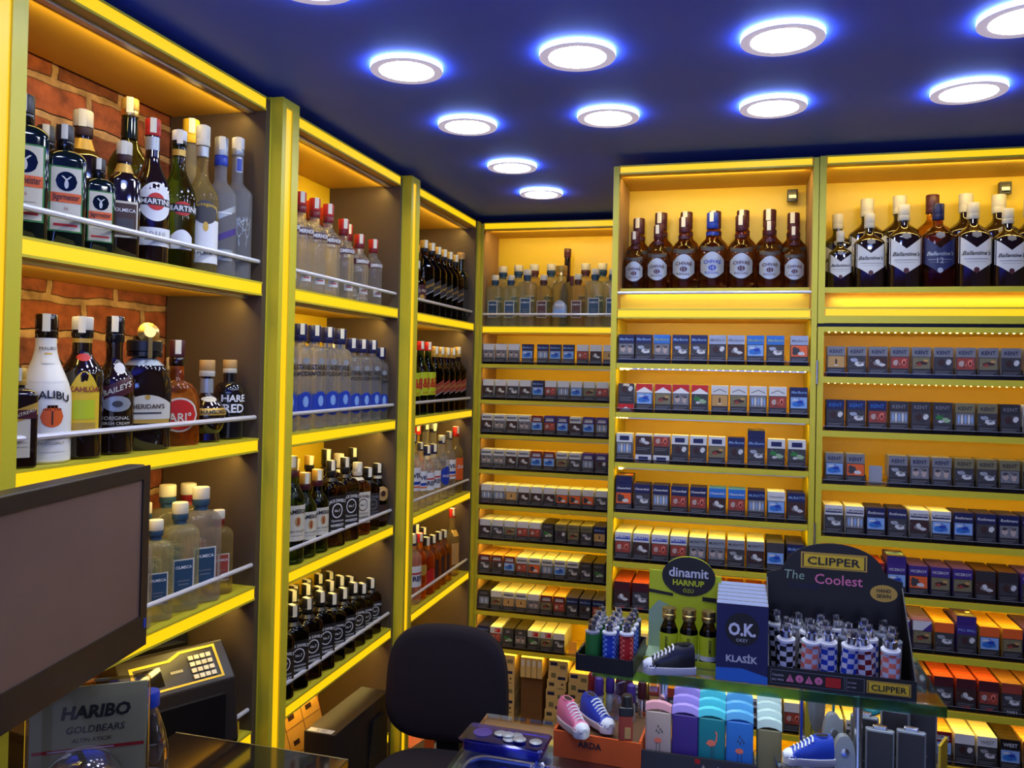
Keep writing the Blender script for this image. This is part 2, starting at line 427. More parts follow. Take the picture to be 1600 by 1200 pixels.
def kind(key, shape, glass, cap, labels=(), stamp='stamp', neck=None, extra=None):
    """cap = (z0, z1, radius, material[, top material]); labels = (material, z0, z1, half width, form, [(text, z, width, material[, opts])])"""
    parts = [('bottle_body', MB().loft(shape.rings(), glass).mesh('bottle_body'))]
    z0, z1, cr, cm = cap[:4]; ct = cap[4] if len(cap) > 4 else cm
    parts.append(('cap', MB().lathe([(z0, cr * .96), (z0 + .001, cr), (z0 + (z1 - z0) * .3, cr), (z0 + (z1 - z0) * .32, cr * .95), (z0 + (z1 - z0) * .36, cr), (z1 - .002, cr), (z1, cr * .93)], [cm] * 4 + [ct if ct != cm else cm] * 2, N=18).mesh('cap')))
    if neck:
        a, b, m = neck; A0, A1 = shape.at(a), shape.at(b)
        parts.append(('neck_label', MB().loft([[(x * 1.03, y * 1.03, z) for x, y, z in rg] for rg in Shape([(a, *A0), (b, *A1)]).rings(18)], m, False, False).mesh('neck_label')))
    for li, (m, a, b, hw, form, texts) in enumerate(labels):
        mb = MB(); lo_ = .0006 + .0006 * li
        def zz(u, v):
            l = (u * 2 - 1)
            if form == 'round': c, r = (a + b) / 2, (b - a) / 2; q = math.sqrt(max(0, 1 - l * l)); return c - r * q, c + r * q
            if form == 'chev': return a + (b - a) * .28 * abs(l), b - (b - a) * .32 * (1 - abs(l))
            if form == 'arch': return a, b - (b - a) * .35 * l * l
            if form == 'shield': return a + (b - a) * .25 * l * l, b - (b - a) * .3 * l * l
            if form == 'slant': return a + .014 * l, b + .014 * l
            return a, b
        def fn(u, v):
            lo, hi = zz(u, v); return shape.surf((u * 2 - 1) * hw, lo + (hi - lo) * v, lo_)
        if m: mb.patch(fn, 14, 4, m)
        for tx in texts:
            t, z, w, tm = tx[:4]; o = tx[4] if len(tx) > 4 else {}
            if t[0] == '#':                                            # plain printed block: '#b' box, '#o' disc
                hh = o.get('h', .01)
                if t == '#b': mb.patch(lambda u, v: shape.surf((u - .5) * w + o.get('x', 0), z + (v - .5) * hh, lo_ + .0006 + o.get('o', 0)), 8, 1, tm)
                else: mb.patch(lambda u, v: shape.surf((u - .5) * w + o.get('x', 0), z + (v - .5) * hh * math.sqrt(max(0, 1 - (2 * u - 1) ** 2)), lo_ + .0006 + o.get('o', 0)), 12, 2, tm)
            else:
                s0 = o.get('slant', 0)
                mb.text(t, w, lambda x, y: shape.surf(x + o.get('x', 0), z + y + s0 * x - o.get('arc', 0) * x * x, lo_ + .0016), tm, h=o.get('h'), shear=o.get('shear', 0), bold=o.get('bold', 0))
        parts.append(('label', mb.mesh('label')))
    if stamp:
        w = .006; parts.append(('tax_stamp', MB().patch(lambda u, v: (-.2 * cr + (u - .5) * 2 * w, -(math.sqrt(max(0, (cr + .0008) ** 2 - (-.2 * cr + (u - .5) * 2 * w) ** 2))), z1 - .030 + .0305 * v), 4, 1, stamp).box(-.2 * cr - w, -.2 * cr + w, -cr * .8, cr * .8, z1, z1 + .0006, stamp).mesh('tax_stamp')))
    if extra: parts += extra(shape)
    BK[key] = (parts, z1)
C0 = dict(bold=.01)
def stag_labels(h):
    return [('green', .030, .165, .031, 'rect', []), ('cream', .033, .162, .028, 'rect', [('#o', .134, .040, 'blk_green', {'h': .040}), ('Y', .136, .020, 'paper', {'o': .001, 'h': .018}), ('#o', .128, .008, 'paper', {'h': .018, 'o': .0004}), ('#b', .100, .057, 'orange', {'h': .020}), ('J\u00e4germeister', .100, .050, 'black', {'h': .013, 'bold': .01}), ('56', .078, .008, 'rust'), ('#b', .064, .036, 'grey', {'h': .001}), ('#b', .044, .044, 'red', {'h': .005})])]
kind('stag', std(.255, .040, .70, .80, .0135, .78, 4.5, 'r', .93), 'blk_green', (.205, .255, .0175, 'black_gloss', 'off_black'), stag_labels(.255))
kind('olmeca_dark', std(.26, .034, .66, .77, .014, .8, 3.5, 's', .93), 'blk_brown', (.215, .26, .0165, 'brown', 'cream'), [('cream', .045, .125, .026, 'rect', [('#b', .085, .046, 'brown', {'h': .070}), ('OLMECA', .105, .042, 'white', {'o': .001, **C0}), ('#b', .072, .036, 'dark_grey', {'h': .030, 'o': .0003})])], neck=(.190, .210, 'gold_label'))
kind('vermouth_red', std(.30, .037, .50, .74, .0135, 1, 2, 's', .95), 'blk_brown', (.265, .30, .0155, 'red'), [('white', .085, .165, .032, 'round', [('#o', .125, .036, 'red', {'h': .036}), ('#b', .125, .062, 'black', {'h': .015, 'o': .0003}), ('MARTINI', .125, .056, 'white', dict(bold=.02))]), ('white', .035, .072, .034, 'rect', [('R O S S O', .060, .04, 'dark_grey'), ('#b', .047, .04, 'grey', {'h': .002})])], neck=(.235, .262, 'silver'))
kind('vermouth_green', std(.30, .037, .50, .76, .0135, 1, 2, 's', .95), 'g_green', (.265, .30, .0155, 'blk_green', 'white'), [('white', .040, .082, .022, 'arch', [('#b', .055, .03, 'grey', {'h': .002})]), ('red', .112, .142, .020, 'round', [('#b', .127, .068, 'black', {'h': .017}), ('MARTINI', .127, .062, 'white', dict(bold=.02))])], neck=(.245, .258, 'gold_label'))
kind('green_tall', std(.33, .038, .58, .78, .0145, 1, 2, 's', .95), 'g_green', (.295, .33, .0165, 'gold', 'gold_label'), [('cream', .10, .16, .03, 'rect', [])], neck=(.25, .29, 'blk_green'))
kind('white_label', std(.31, .034, .50, .68, .012, 1, 2, 's', .95), 'g_yellow', (.268, .31, .0145, 'stamp'), [('white', .02, .11, .031, 'rect', [('#o', .125, .045, 'dark_grey', {'h': .045}), ('#o', .095, .012, 'gold_label', {'h': .02}), ('PLATA', .04, .03, 'black')]), ('dark_grey', .10, .15, .025, 'round', [('Arrogante', .14, .045, 'yellow', {'arc': 8})])], neck=(.245, .266, 'silver'))
kind('yellow_cap', std(.33, .036, .58, .74, .013, 1, 2, 's', .95), 'g_frost', (.280, .33, .0165, 'yellow'), [('white', .08, .15, .03, 'rect', [])])
kind('goose', std(.32, .036, .58, .70, .0135, 1, 2, 's', .95), 'g_frost', (.255, .32, .0150, 'blue', 'silver'), [('purple', .085, .100, .030, 'slant', []), ('silver', .135, .150, .026, 'slant', [('#b', .143, .03, 'white', {'h': .003})]), ('silver', .035, .06, .02, 'rect', [('GREY', .048, .03, 'dark_grey')])])
def tree(shape):
    mb = MB(); rnd = random.Random(4)
    def br(l, z, a, L, d):
        l2, z2 = l + L * math.sin(a), z + L * math.cos(a); w = .0009
        if abs(l2) < .030:
            mb.poly([shape.surf(l - w, z), shape.surf(l + w, z), shape.surf(l2 + w * .6, z2), shape.surf(l2 - w * .6, z2)], 'silver')
            if d: br(l2, z2, a + rnd.uniform(.3, .7), L * .82, d - 1); br(l2, z2, a - rnd.uniform(.3, .7), L * .82, d - 1)
    for x in (-.018, -.004, .012): br(x, .075, x * 10, .020, 4)
    return [('tree_print', mb.mesh('tree_print'))]
kind('tree_vodka', std(.325, .034, .60, .69, .0130, 1, 2, 's', .97), 'g_frost', (.285, .325, .0140, 'silver', 'white'), [('silver', .245, .280, .008, 'rect', [('#b', .262, .011, 'blue', {'h': .028})])], extra=tree)
# second shelf
kind('coconut', std(.255, .042, .42, .80, .0165, 1, 2, 's', .93), 'porcelain', (.214, .255, .0175, 'blk_brown'), [('porcelain', .02, .14, .03, 'rect', [('MALIBU', .118, .062, 'black', {'arc': 9, 'bold': .02}), ('#o', .080, .036, 'orange', {'h': .036, 'x': .004}), ('#b', .078, .003, 'brown', {'h': .024, 'x': .004}), ('#b', .092, .028, 'blk_brown', {'h': .004, 'x': .004}), ('#b', .097, .016, 'blk_brown', {'h': .005, 'x': .004}), ('CARIBBEAN RUM', .044, .052, 'dark_grey'), ('WITH COCONUT', .035, .050, 'dark_grey')]), ('porcelain', .17, .20, .01, 'rect', [('MALIBU', .196, .026, 'black'), ('#b', .187, .012, 'gold_label', {'h': .003})])])
kind('square_orange', std(.235, .038, .72, .80, .0135, .9, 6, 'r', .93), 'blk_brown', (.195, .235, .0165, 'gold_label'), [('cream', .025, .125, .020, 'rect', [('#b', .05, .03, 'grey', {'h': .001}), ('#b', .06, .03, 'grey', {'h': .001}), ('#b', .07, .03, 'grey', {'h': .001})]), ('gold_label', .112, .142, .036, 'slant', [('#b', .127, .066, 'wine', {'h': .021}), ('COINTREAU', .127, .060, 'cream', {'slant': .38, 'bold': .01})])])
kind('coffee', std(.26, .038, .58, .76, .0165, 1, 2, 's', .93), 'blk_brown', (.222, .26, .0185, 'black_gloss', 'cream'), [('yellow', .045, .160, .026, 'arch', [('KAHL\u00daA', .128, .050, 'rust', dict(bold=.03)), ('#b', .09, .036, 'lime', {'h': .035}), ('#b', .06, .04, 'gold_label', {'h': .012})]), ('red', .178, .192, .012, 'round', [])], neck=(.212, .220, 'gold_label'))
kind('cream_liqueur', std(.265, .038, .50, .70, .0150, 1, 2, 's', .93), 'blk_brown', (.215, .265, .0170, 'black_gloss'), [('wine', .108, .140, .032, 'slant', [('BAILEYS', .126, .052, 'cream', {'slant': .4, 'bold': .02})]), ('silver', .082, .112, .026, 'round', [('#o', .097, .02, 'dark_grey', {'h': .012})]), ('blk_brown', .05, .075, .03, 'rect', [('ORIGINAL', .070, .045, 'cream'), ('IRISH CREAM', .060, .045, 'cream')])], extra=lambda s: [('emblem', MB().patch(lambda u, v: s.surf((u - .5) * .022 + .006, .165 + (v - .5) * .022 * math.sqrt(max(0, 1 - (2 * u - 1) ** 2))), 8, 2, 'paper').mesh('emblem'))])
kind('duo_flask', std(.225, .048, .45, .70, .020, .55, 2.4, 'r', .9), 'blk_brown', (.165, .195, .030, 'black_gloss', 'black'), [('cream', .055, .098, .042, 'arch', [('#o', .094, .010, 'gold_label', {'h': .008}), ("SHERIDAN'S", .078, .060, 'brown', dict(bold=.02)), ('#b', .066, .05, 'dark_grey', {'h': .003})]), ('gold_label', .048, .055, .040, 'rect', [])], stamp=None, neck=(.150, .163, 'silver'), extra=lambda s: [('pour_spout', MB().lathe([(0, .016), (.012, .019), (.02, .010)], 'gold', N=16).xf(Matrix.Translation((0, -.012, .205)) @ Matrix.Rotation(1.35, 4, 'X')).box(-.0035, .0035, -.036, -.032, .163, .20, 'gold').mesh('pour_spout'))])
kind('amber_flask', std(.228, .052, .34, .62, .0150, .5, 2, 'r', .95), 'g_whisky', (.172, .228, .0165, 'blk_brown', 'wine'), [('cream', .030, .104, .040, 'round', [('#o', .067, .072, 'red', {'h': .066}), ('ARI\u00b0', .062, .05, 'cream', {'bold': .02, 'o': .001})])])
kind('orb', Shape([(0, .030, .030, 2), (.004, .034, .034, 2), (.02, .030, .030, 2), (.03, .038, .038, 2), (.05, .044, .044, 2), (.068, .044, .044, 2), (.085, .036, .036, 2), (.098, .022, .022, 2), (.11, .0145, .0145, 2), (.175, .0135, .0135, 2)]), 'blk_brown', (.150, .188, .0175, 'cream', 'tan'), [('gold_label', .062, .078, .038, 'rect', [('CHAMBORD', .070, .066, 'black', dict(bold=.02))]), ('cream', .092, .104, .018, 'round', [])], stamp=None, neck=(.112, .145, 'silver'))
kind('black_hare', std(.19, .036, .58, .72, .0145, 1, 2, 'r', .95), 'black_gloss', (.158, .19, .0165, 'cream', 'tan'), [('black_gloss', .03, .11, .03, 'rect', [('HARE', .098, .056, 'white', dict(bold=.03)), ('RED', .074, .050, 'white', dict(bold=.03)), ('SINGLE', .045, .03, 'grey')])], stamp=None)
kind('rum_back', std(.262, .038, .58, .76, .0155, 1, 2, 's', .93), 'blk_brown', (.222, .262, .0170, 'blk_brown'), [('red', .165, .185, .014, 'round', []), ('cream', .05, .15, .02, 'rect', [('#b', .10, .03, 'grey', {'h': .002})])], neck=(.212, .220, 'gold_label'))
kind('pale_spirit', std(.235, .036, .6, .72, .0145, 1, 2, 's', .95), 'g_clear', (.20, .235, .016, 'cream'), [('cream', .05, .12, .028, 'rect', [])])
# tequilas (rippled square bottles)
def olmeca(key, capc, labc, glass='g_lime', h=.24):
    kind(key, std(h, .040, .70, .80, .0140, .80, 4, 'r', .93), glass, (h * .84, h, .0175, capc, 'cream'), [('cream', .040, .118, .023, 'rect', [('#b', .080, .040, labc, {'h': .070}), ('OLMECA', .100, .036, 'white', {'o': .001, 'bold': .02}), ('#b', .070, .026, 'grey', {'h': .002, 'o': .0004}), ('#b', .062, .022, 'grey', {'h': .002, 'o': .0004})])], stamp=None, neck=(h * .80, h * .84, labc))
olmeca('teq_blue', 'label_blue', 'label_blue', 'g_lime'); olmeca('teq_brown', 'label_brown', 'label_brown', 'g_yellow'); olmeca('teq_red', 'deep_red', 'rust', 'g_yellow')
olmeca('teq_clear', 'label_blue', 'label_blue', 'g_clear'); 
kind('teq_ribbed', std(.27, .040, .62, .74, .022, .8, 3, 'r', .9), 'g_yellow', (.225, .27, .026, 'gold', 'gold_label'), [('silver', .040, .115, .033, 'arch', [('#b', .06, .05, 'pale_blue', {'h': .03}), ('#b', .095, .04, 'paper', {'h': .012})])], stamp=None, neck=(.20, .223, 'gold_label'))
def pistol(s): return [('trigger', MB().box(-.012, .012, -.01, .01, .20, .30, 'wine').box(-.004, .03, -.009, .009, .19, .235, 'wine').mesh('trigger'))]
kind('pistol', std(.36, .030, .45, .62, .014, .8, 3, 's', .95), 'blk_brown', (.32, .36, .016, 'wine'), [], stamp=None, extra=pistol)
# vodkas
def smir(key, h, r):
    kind(key, std(h, r, .62, .76, .0140, 1, 2, 's', .95), 'g_clear', (h * .80, h, .0165, 'deep_red', 'red'), [('wine', h * .56, h * .635, r * .92, 'rect', [('SMIRNOFF', h * .598, r * 1.6, 'white', dict(bold=.03, h=.011))]), ('paper', .028, .05, .016, 'rect', [('#b', .038, .02, 'red', {'h': .003})])])
smir('smir_l', .275, .037); smir('smir_m', .25, .034); smir('smir_s', .22, .031)
def ist(key, h, r):
    kind(key, std(h, r, .70, .80, .0150, 1, 2, 'r', .95), 'g_bluish', (h * .84, h, .0195, 'navy', 'navy'), [(None, h * .30, h * .66, r * .8, 'rect', [('\u0130STANBLUE', h * .60, r * 1.7, 'black', {'h': h * .05, 'bold': .02}), ('VODKA', h * .53, r * 1.4, 'black', {'h': h * .045, 'bold': .02})]), ('blue', h * .12, h * .36, r * .78, 'shield', [('#o', h * .27, r * .5, 'pale_blue', {'h': .03}), ('#b', h * .17, r * .9, 'navy', {'h': .010}), ('VODKA', h * .17, r * .8, 'pale_blue', {'o': .001})]), ('silver', h * .62, h * .68, r * .3, 'round', [])])
ist('ist_l', .293, .036); ist('ist_m', .266, .034); ist('ist_s', .244, .030)
# whiskeys
def jam(key, h, r):
    kind(key, std(h, r, .60, .78, .0145, 1, 2, 's', .95), 'g_dkgreen', (h * .80, h, .0165, 'wine', 'gold_label'), [('cream', h * .22, h * .55, r * .93, 'rect', [('JAMESON', h * .49, r * 1.75, 'black', {'arc': 4, 'bold': .03}), ('#o', h * .40, r * .5, 'tan', {'h': .026}), ('#b', h * .40, r * .16, 'rust', {'h': .018, 'o': .001}), ('IRISH WHISKEY', h * .31, r * 1.4, 'dark_grey'), ('#b', h * .27, r, 'grey', {'h': .001})])])
jam('jam_l', .285, .038); jam('jam_m', .237, .034)
def jack(key, h, r, lab='black', ink='white', glass='g_cola', cap='black'):
    kind(key, std(h, r, .66, .77, .0135, .92, 7, 'r', .95), glass, (h * .82, h, .0160, cap), [(lab, h * .17, h * .60, r * .86, 'rect', [("JACK DANIEL'S", h * .54, r * 1.6, ink, {'arc': 5, 'h': h * .035, 'bold': .02}), ('#o', h * .425, r * 1.05, ink, {'h': h * .17}), ('#o', h * .425, r * .9, lab, {'h': h * .145, 'o': .0003}), ('No.7', h * .425, r * .55, ink, {'bold': .02}), ('Tennessee', h * .31, r * 1.2, ink, {'shear': .3}), ('WHISKEY', h * .255, r * 1.3, ink, {'bold': .02}), ('#b', h * .20, r * 1.2, ink, {'h': .0015})])], neck=(h * .76, h * .80, cap))
jack('jack_l', .262, .038); jack('jack_m', .226, .036); jack('jack_s', .198, .033); jack('jack_xs', .180, .030); jack('jack_honey', .235, .036, 'cream', 'brown', 'g_whisky', 'cream'); jack('jack_old', .205, .032, 'off_black', 'grey')
kind('bourbon_round', std(.21, .036, .56, .76, .014, 1, 2, 's', .95), 'g_cola', (.172, .21, .0165, 'black'), [('tan', .088, .135, .026, 'shield', [('#o', .112, .02, 'brown', {'h': .02})]), ('brown', .02, .075, .03, 'rect', [])], neck=(.16, .17, 'cream'))
def walker(key, h, r, lab, ink, glass, cap):
    kind(key, std(h, r, .62, .80, .0135, 1, 4.5, 's', .95), glass, (h * .84, h, .0165, cap, 'gold_label'), [(lab, h * .30, h * .46, r * .9, 'slant', [('JOHNNIE WALKER', h * .38, r * 1.65, ink, {'slant': .42, 'h': .010, 'bold': .02})]), ('silver' if lab != 'orange' else 'gold_label', h * .285, h * .30, r * .9, 'slant', [])])
walker('walker_black', .285, .033, 'off_black', 'gold_label', 'g_cola', 'black'); walker('walker_red', .270, .033, 'rust', 'gold_label', 'g_cola', 'gold_label')
kind('cork_dark', std(.305, .035, .62, .74, .0145, 1, 2, 'r', .95), 'blk_green', (.275, .305, .018, 'tan'), [('off_black', .06, .14, .03, 'rect', [])], stamp=None)
kind('stout_whisky', std(.20, .038, .50, .72, .0145, 1, 2, 'r', .95), 'g_whisky', (.165, .20, .0165, 'black'), [('wine', .05, .11, .030, 'shield', [('JURA', .085, .035, 'cream'), ('#o', .062, .025, 'gold_label', {'h': .02})])])
kind('jb', std(.285, .034, .58, .78, .0140, 1, 2, 's', .95), 'g_dkgreen', (.25, .285, .0160, 'red'), [('lime', .075, .165, .033, 'rect', [('J&B', .118, .052, 'red', {'h': .036, 'bold': .03}), ('RARE', .085, .026, 'red')])])
kind('clear_blue', std(.235, .032, .66, .78, .0135, 1, 2, 's', .95), 'g_clear', (.196, .235, .0160, 'navy'), [('white', .06, .13, .028, 'rect', [('#b', .105, .045, 'red', {'h': .006}), ('REF', .088, .036, 'navy', dict(bold=.03))])])
kind('clear_tall', std(.30, .034, .62, .76, .0140, 1, 2, 's', .95), 'g_clear', (.262, .30, .0155, 'dark_grey'), [('white', .08, .17, .030, 'rect', [('VEL', .14, .04, 'navy', dict(bold=.03)), ('#b', .11, .04, 'blue', {'h': .012}), ('#b', .095, .04, 'orange', {'h': .006})])])
kind('clear_red', std(.30, .034, .62, .76, .0140, 1, 2, 's', .95), 'g_yellow', (.255, .30, .0165, 'red'), [('orange', .06, .16, .026, 'rect', [('ZUA', .12, .04, 'white', dict(bold=.03))])])
kind('blue_oval', std(.27, .036, .6, .74, .0145, 1, 2, 's', .95), 'g_clear', (.235, .27, .0165, 'navy', 'silver'), [('blue', .06, .14, .028, 'round', [('OUZO', .10, .04, 'white', dict(bold=.03))])])
kind('orange_lik', std(.245, .030, .64, .78, .0130, 1, 2, 's', .95), 'g_orange', (.21, .245, .0150, 'red'), [('gold_label', .09, .13, .022, 'round', [])])
kind('amber_lik', std(.215, .030, .64, .78, .0130, 1, 4, 's', .95), 'g_amber', (.180, .215, .0150, 'black'), [('brown', .04, .12, .010, 'rect', [])])
kind('red_drink', std(.21, .034, .62, .76, .0140, 1, 2, 'r', .95), 'g_orange', (.18, .21, .0150, 'black'), [('red', .03, .10, .028, 'round', [])])
kind('tall_red_cap', std(.285, .032, .58, .72, .0130, 1, 2, 's', .95), 'g_yellow', (.248, .285, .0150, 'red'), [('tan', .05, .14, .020, 'rect', []), ('gold_label', .17, .195, .014, 'rect', [])])
# scotch in the two right hand cabinets
def chivas(key, h, r, dark='wine', lab='silver', ink='wine', badge='12'):
    sh = Shape([(0, r * .93, r * .9, 2.6), (.004, r, r * .95, 2.6), (h * .20, r * .98, r * .93, 2.5), (h * .42, r * 1.06, r, 2.3), (h * .52, r * 1.04, r * .97, 2.2), (h * .60, r * .80, r * .76, 2), (h * .66, r * .48, r * .48, 2), (h * .70, r * .44, r * .44, 2), (h * .74, r * .46, r * .46, 2), (h * .79, r * .36, r * .36, 2), (h * .97, r * .33, r * .33, 2)])
    kind(key, sh, 'g_whisky', (h * .79, h, r * .42, dark), [(lab, h * .13, h * .47, r * .80, 'shield', [('CHIVAS', h * .345, r * 1.2, ink, {'h': h * .045, 'arc': 4, 'bold': .02}), ('#o', h * .265, r * .55, ink, {'h': h * .07}), (badge, h * .265, r * .28, lab), ('REGAL', h * .20, r * 1.0, ink, {'h': h * .03})]), ('off_black', h * .47, h * .56, r * .80, 'chev', [])], neck=(h * .70, h * .745, dark))
chivas('chivas', .22, .040); chivas('chivas18', .242, .044, 'blue', 'silver', 'blue', '18')
def ball(key, h, r, glass='blk_brown', lab='paper', ink='black', cap='cream', twelve=False):
    sh = std(h, r, .60, .76, r * .30, .8, 3.2, 's', .96)
    ex = [("Ballantine's", h * .40, r * 1.6, ink, {'shear': .35, 'bold': .015})]
    ex += [('#b', h * .33, r * 1.4, ink, {'h': .0012}), ('#b', h * .30, r * 1.2, 'grey', {'h': .0008}), ('#o', h * .205, r * .34, 'wine' if not twelve else 'silver', {'h': r * .34})]
    if twelve: ex.append(('12', h * .32, r * .4, 'silver'))
    kind(key, sh, glass, (h * .81, h, r * .36, cap), [(lab, h * .17, h * .60, r * .94, 'chev', ex)], stamp=None, extra=lambda s: [('crest', MB().patch(lambda u, v: s.surf((u - .5) * r * .52, h * .615 + (v - .5) * h * .085 * (1 - .5 * abs(2 * u - 1)), .0008), 6, 2, 'grey').mesh('crest'))])
ball('ball', .247, .046); ball('ball12', .247, .044, 'g_whisky', 'navy', 'silver', 'navy', True); ball('ball_amber', .247, .044, 'g_amber', 'navy', 'silver', 'wine', True)

CNT = {}
def put(key, loc, h, label, group, rz=0, cat='bottle'):
    parts, kh = BK[key]
    s = min(h / kh, 1.22)
    o = thing('liquor_bottle', label, cat, loc, rz + RND.uniform(-3, 3), group, s)
    for n, me in parts: link(n, me, o)
    return o
RND = random.Random(7)
DESC = dict(stag='dark square bottle of herbal liqueur', olmeca_dark='brown-black tequila bottle', vermouth_red='red-capped vermouth bottle with round white label', vermouth_green='green vermouth bottle', green_tall='tall green bottle with gold top', white_label='golden tequila bottle with white label', yellow_cap='yellow-capped frosted bottle', goose='frosted vodka bottle with blue cap', tree_vodka='frosted vodka bottle with tree print',
    coconut='white coconut rum bottle with palm', square_orange='square brown orange-liqueur bottle', coffee='coffee liqueur bottle with yellow label', cream_liqueur='black cream-liqueur bottle', duo_flask='squat dark flask with pouring spout', amber_flask='round flat amber flask', orb='orb-shaped dark bottle with cream cap', black_hare='short black bottle with white letters', rum_back='dark bottle with red spot', pale_spirit='pale spirit bottle',
    teq_blue='blue-label tequila bottle', teq_brown='brown-label tequila bottle', teq_red='red-label tequila bottle', teq_clear='blue-label clear tequila bottle', teq_ribbed='silver-label tequila bottle with gold crown', pistol='dark pistol-shaped bottle', smir_l='large red-capped vodka bottle', smir_m='medium red-capped vodka bottle', smir_s='small red-capped vodka bottle', ist_l='large blue-capped vodka bottle', ist_m='medium blue-capped vodka bottle', ist_s='small blue-capped vodka bottle',
    jam_l='large green whiskey bottle with cream label', jam_m='green whiskey bottle with cream label', jack_l='large square black-label whiskey bottle', jack_m='square black-label whiskey bottle', jack_s='smaller square black-label whiskey bottle', jack_xs='smallest-size square black-label whiskey bottle', jack_honey='square white-label whiskey bottle', jack_old='square dark grey-label whiskey bottle', bourbon_round='dark bourbon bottle with tan label',
    walker_black='dark whisky bottle with slanted black label', walker_red='whisky bottle with slanted red label', cork_dark='dark bottle with cork top', stout_whisky='stout amber whisky bottle', jb='green whisky bottle with yellow-green label', clear_blue='clear bottle with navy cap', clear_tall='tall clear bottle with white label', clear_red='red-capped bottle with orange label', blue_oval='clear bottle with blue oval label', orange_lik='orange liqueur bottle with red cap', amber_lik='slim amber liqueur bottle', red_drink='clear bottle with red disc', tall_red_cap='tall yellow bottle with red cap',
    chivas='whisky bottle with silver shield label', chivas18='blue-capped whisky bottle with blue shield', ball='dark whisky bottle with white chevron label', ball12='amber whisky bottle with navy chevron label', ball_amber='amber whisky bottle with maroon cap')
SHN = {0: 'top', 1: 'second', 2: 'third', 3: 'fourth', 4: 'fifth'}
def left_row(cab, si, rows):
    z = LZ[si]
    for rn, X, items in rows:
        items = sorted(items, key=lambda i: i[1])
        for i, (k, y, h) in enumerate(items):
            lb = '%s, %s in %s row, %s shelf of %s cabinet' % (DESC[k], ORD[i], rn, SHN[si], cab)
            put(k, (X, y, z + .0005), h, lb, 'bottles on the %s shelf of the %s cabinet' % (SHN[si], cab), 54 if cab == 'brick' else 62)
left_row('brick', 0, [('front', -.052, [('stag', -2.398, .246), ('stag', -2.308, .220), ('stag', -2.226, .181), ('olmeca_dark', -2.160, .231), ('vermouth_red', -2.080, .300), ('vermouth_green', -1.996, .300), ('white_label', -1.915, .334), ('goose', -1.846, .327), ('tree_vodka', -1.780, .344)]),
    ('back', -.145, [('stag', -2.257, .240), ('olmeca_dark', -2.168, .296), ('green_tall', -2.039, .362), ('yellow_cap', -1.834, .378)])])
left_row('brick', 1, [('front', -.055, [('coconut', -2.335, .260), ('coffee', -2.252, .261), ('cream_liqueur', -2.169, .267), ('duo_flask', -2.085, .224), ('amber_flask', -1.982, .228), ('orb', -1.875, .187), ('black_hare', -1.787, .189)]),
    ('near', -.032, [('square_orange', -2.412, .165)]),
    ('back', -.160, [('rum_back', -2.330, .262), ('rum_back', -2.224, .261), ('pale_spirit', -1.862, .191), ('coconut', -2.41, .25)])])
left_row('brick', 2, [('front', -.052, [('teq_blue', -2.26, .22), ('teq_blue', -2.18, .22), ('teq_clear', -2.11, .22), ('teq_blue', -2.040, .208), ('teq_blue', -1.962, .233), ('teq_clear', -1.890, .257), ('teq_red', -1.822, .194)]),
    ('back', -.145, [('teq_blue', -1.963, .226), ('teq_blue', -1.885, .256), ('teq_red', -1.81, .25)])])
left_row('vodka', 0, [('front', -.05, [('smir_l', -1.560, .276), ('smir_l', -1.485, .276), ('smir_l', -1.405, .275), ('smir_l', -1.325, .274), ('smir_m', -1.225, .248), ('smir_s', -1.115, .219), ('smir_s', -1.010, .219)]),
    ('back', -.140, [('smir_l', -1.43, .30), ('smir_l', -1.345, .30), ('smir_l', -1.26, .30), ('smir_l', -1.175, .295), ('smir_m', -1.02, .27), ('smir_s', -.945, .21)])])
left_row('vodka', 1, [('front', -.05, [('ist_l', -1.55, .293), ('ist_l', -1.470, .294), ('ist_l', -1.390, .294), ('ist_l', -1.310, .293), ('ist_l', -1.232, .292), ('ist_m', -1.155, .266), ('ist_m', -1.080, .266), ('ist_m', -1.005, .266), ('ist_s', -.938, .244)]),
    ('back', -.135, [('ist_l', -1.48, .293), ('ist_l', -1.40, .293), ('ist_l', -1.32, .293), ('ist_l', -1.24, .293), ('ist_m', -1.12, .266), ('ist_m', -1.04, .266)])])
left_row('vodka', 2, [('front', -.05, [('jam_l', -1.50, .290), ('jam_m', -1.424, .236), ('jam_m', -1.352, .237), ('jack_l', -1.270, .255), ('jack_l', -1.178, .255), ('jack_honey', -1.09, .230), ('jack_old', -1.01, .205), ('bourbon_round', -.935, .211)]),
    ('back', -.14, [('jam_m', -1.44, .262), ('jam_m', -1.33, .261), ('walker_black', -1.24, .262), ('jack_l', -1.13, .272), ('jack_honey', -1.045, .25), ('jack_l', -.94, .26)])])
left_row('vodka', 3, [('front', -.05, [('jack_m', -1.55, .228), ('jack_m', -1.472, .228), ('jack_m', -1.394, .227), ('jack_m', -1.316, .226), ('jack_s', -1.240, .200), ('jack_s', -1.170, .199), ('jack_s', -1.100, .199), ('jack_xs', -1.034, .180), ('jack_xs', -.970, .181)]),
    ('second', -.128, [('jack_m', -1.50, .228), ('jack_m', -1.42, .228), ('jack_m', -1.34, .228), ('jack_m', -1.26, .226), ('jack_s', -1.185, .200), ('jack_s', -1.11, .2), ('jack_s', -1.04, .2), ('jack_xs', -.97, .181)]),
    ('back', -.205, [('jack_m', -1.44, .228), ('jack_m', -1.36, .228), ('jack_m', -1.28, .228), ('jack_s', -1.20, .200), ('jack_s', -1.12, .2), ('jack_s', -1.04, .2), ('jack_xs', -.965, .19)])])
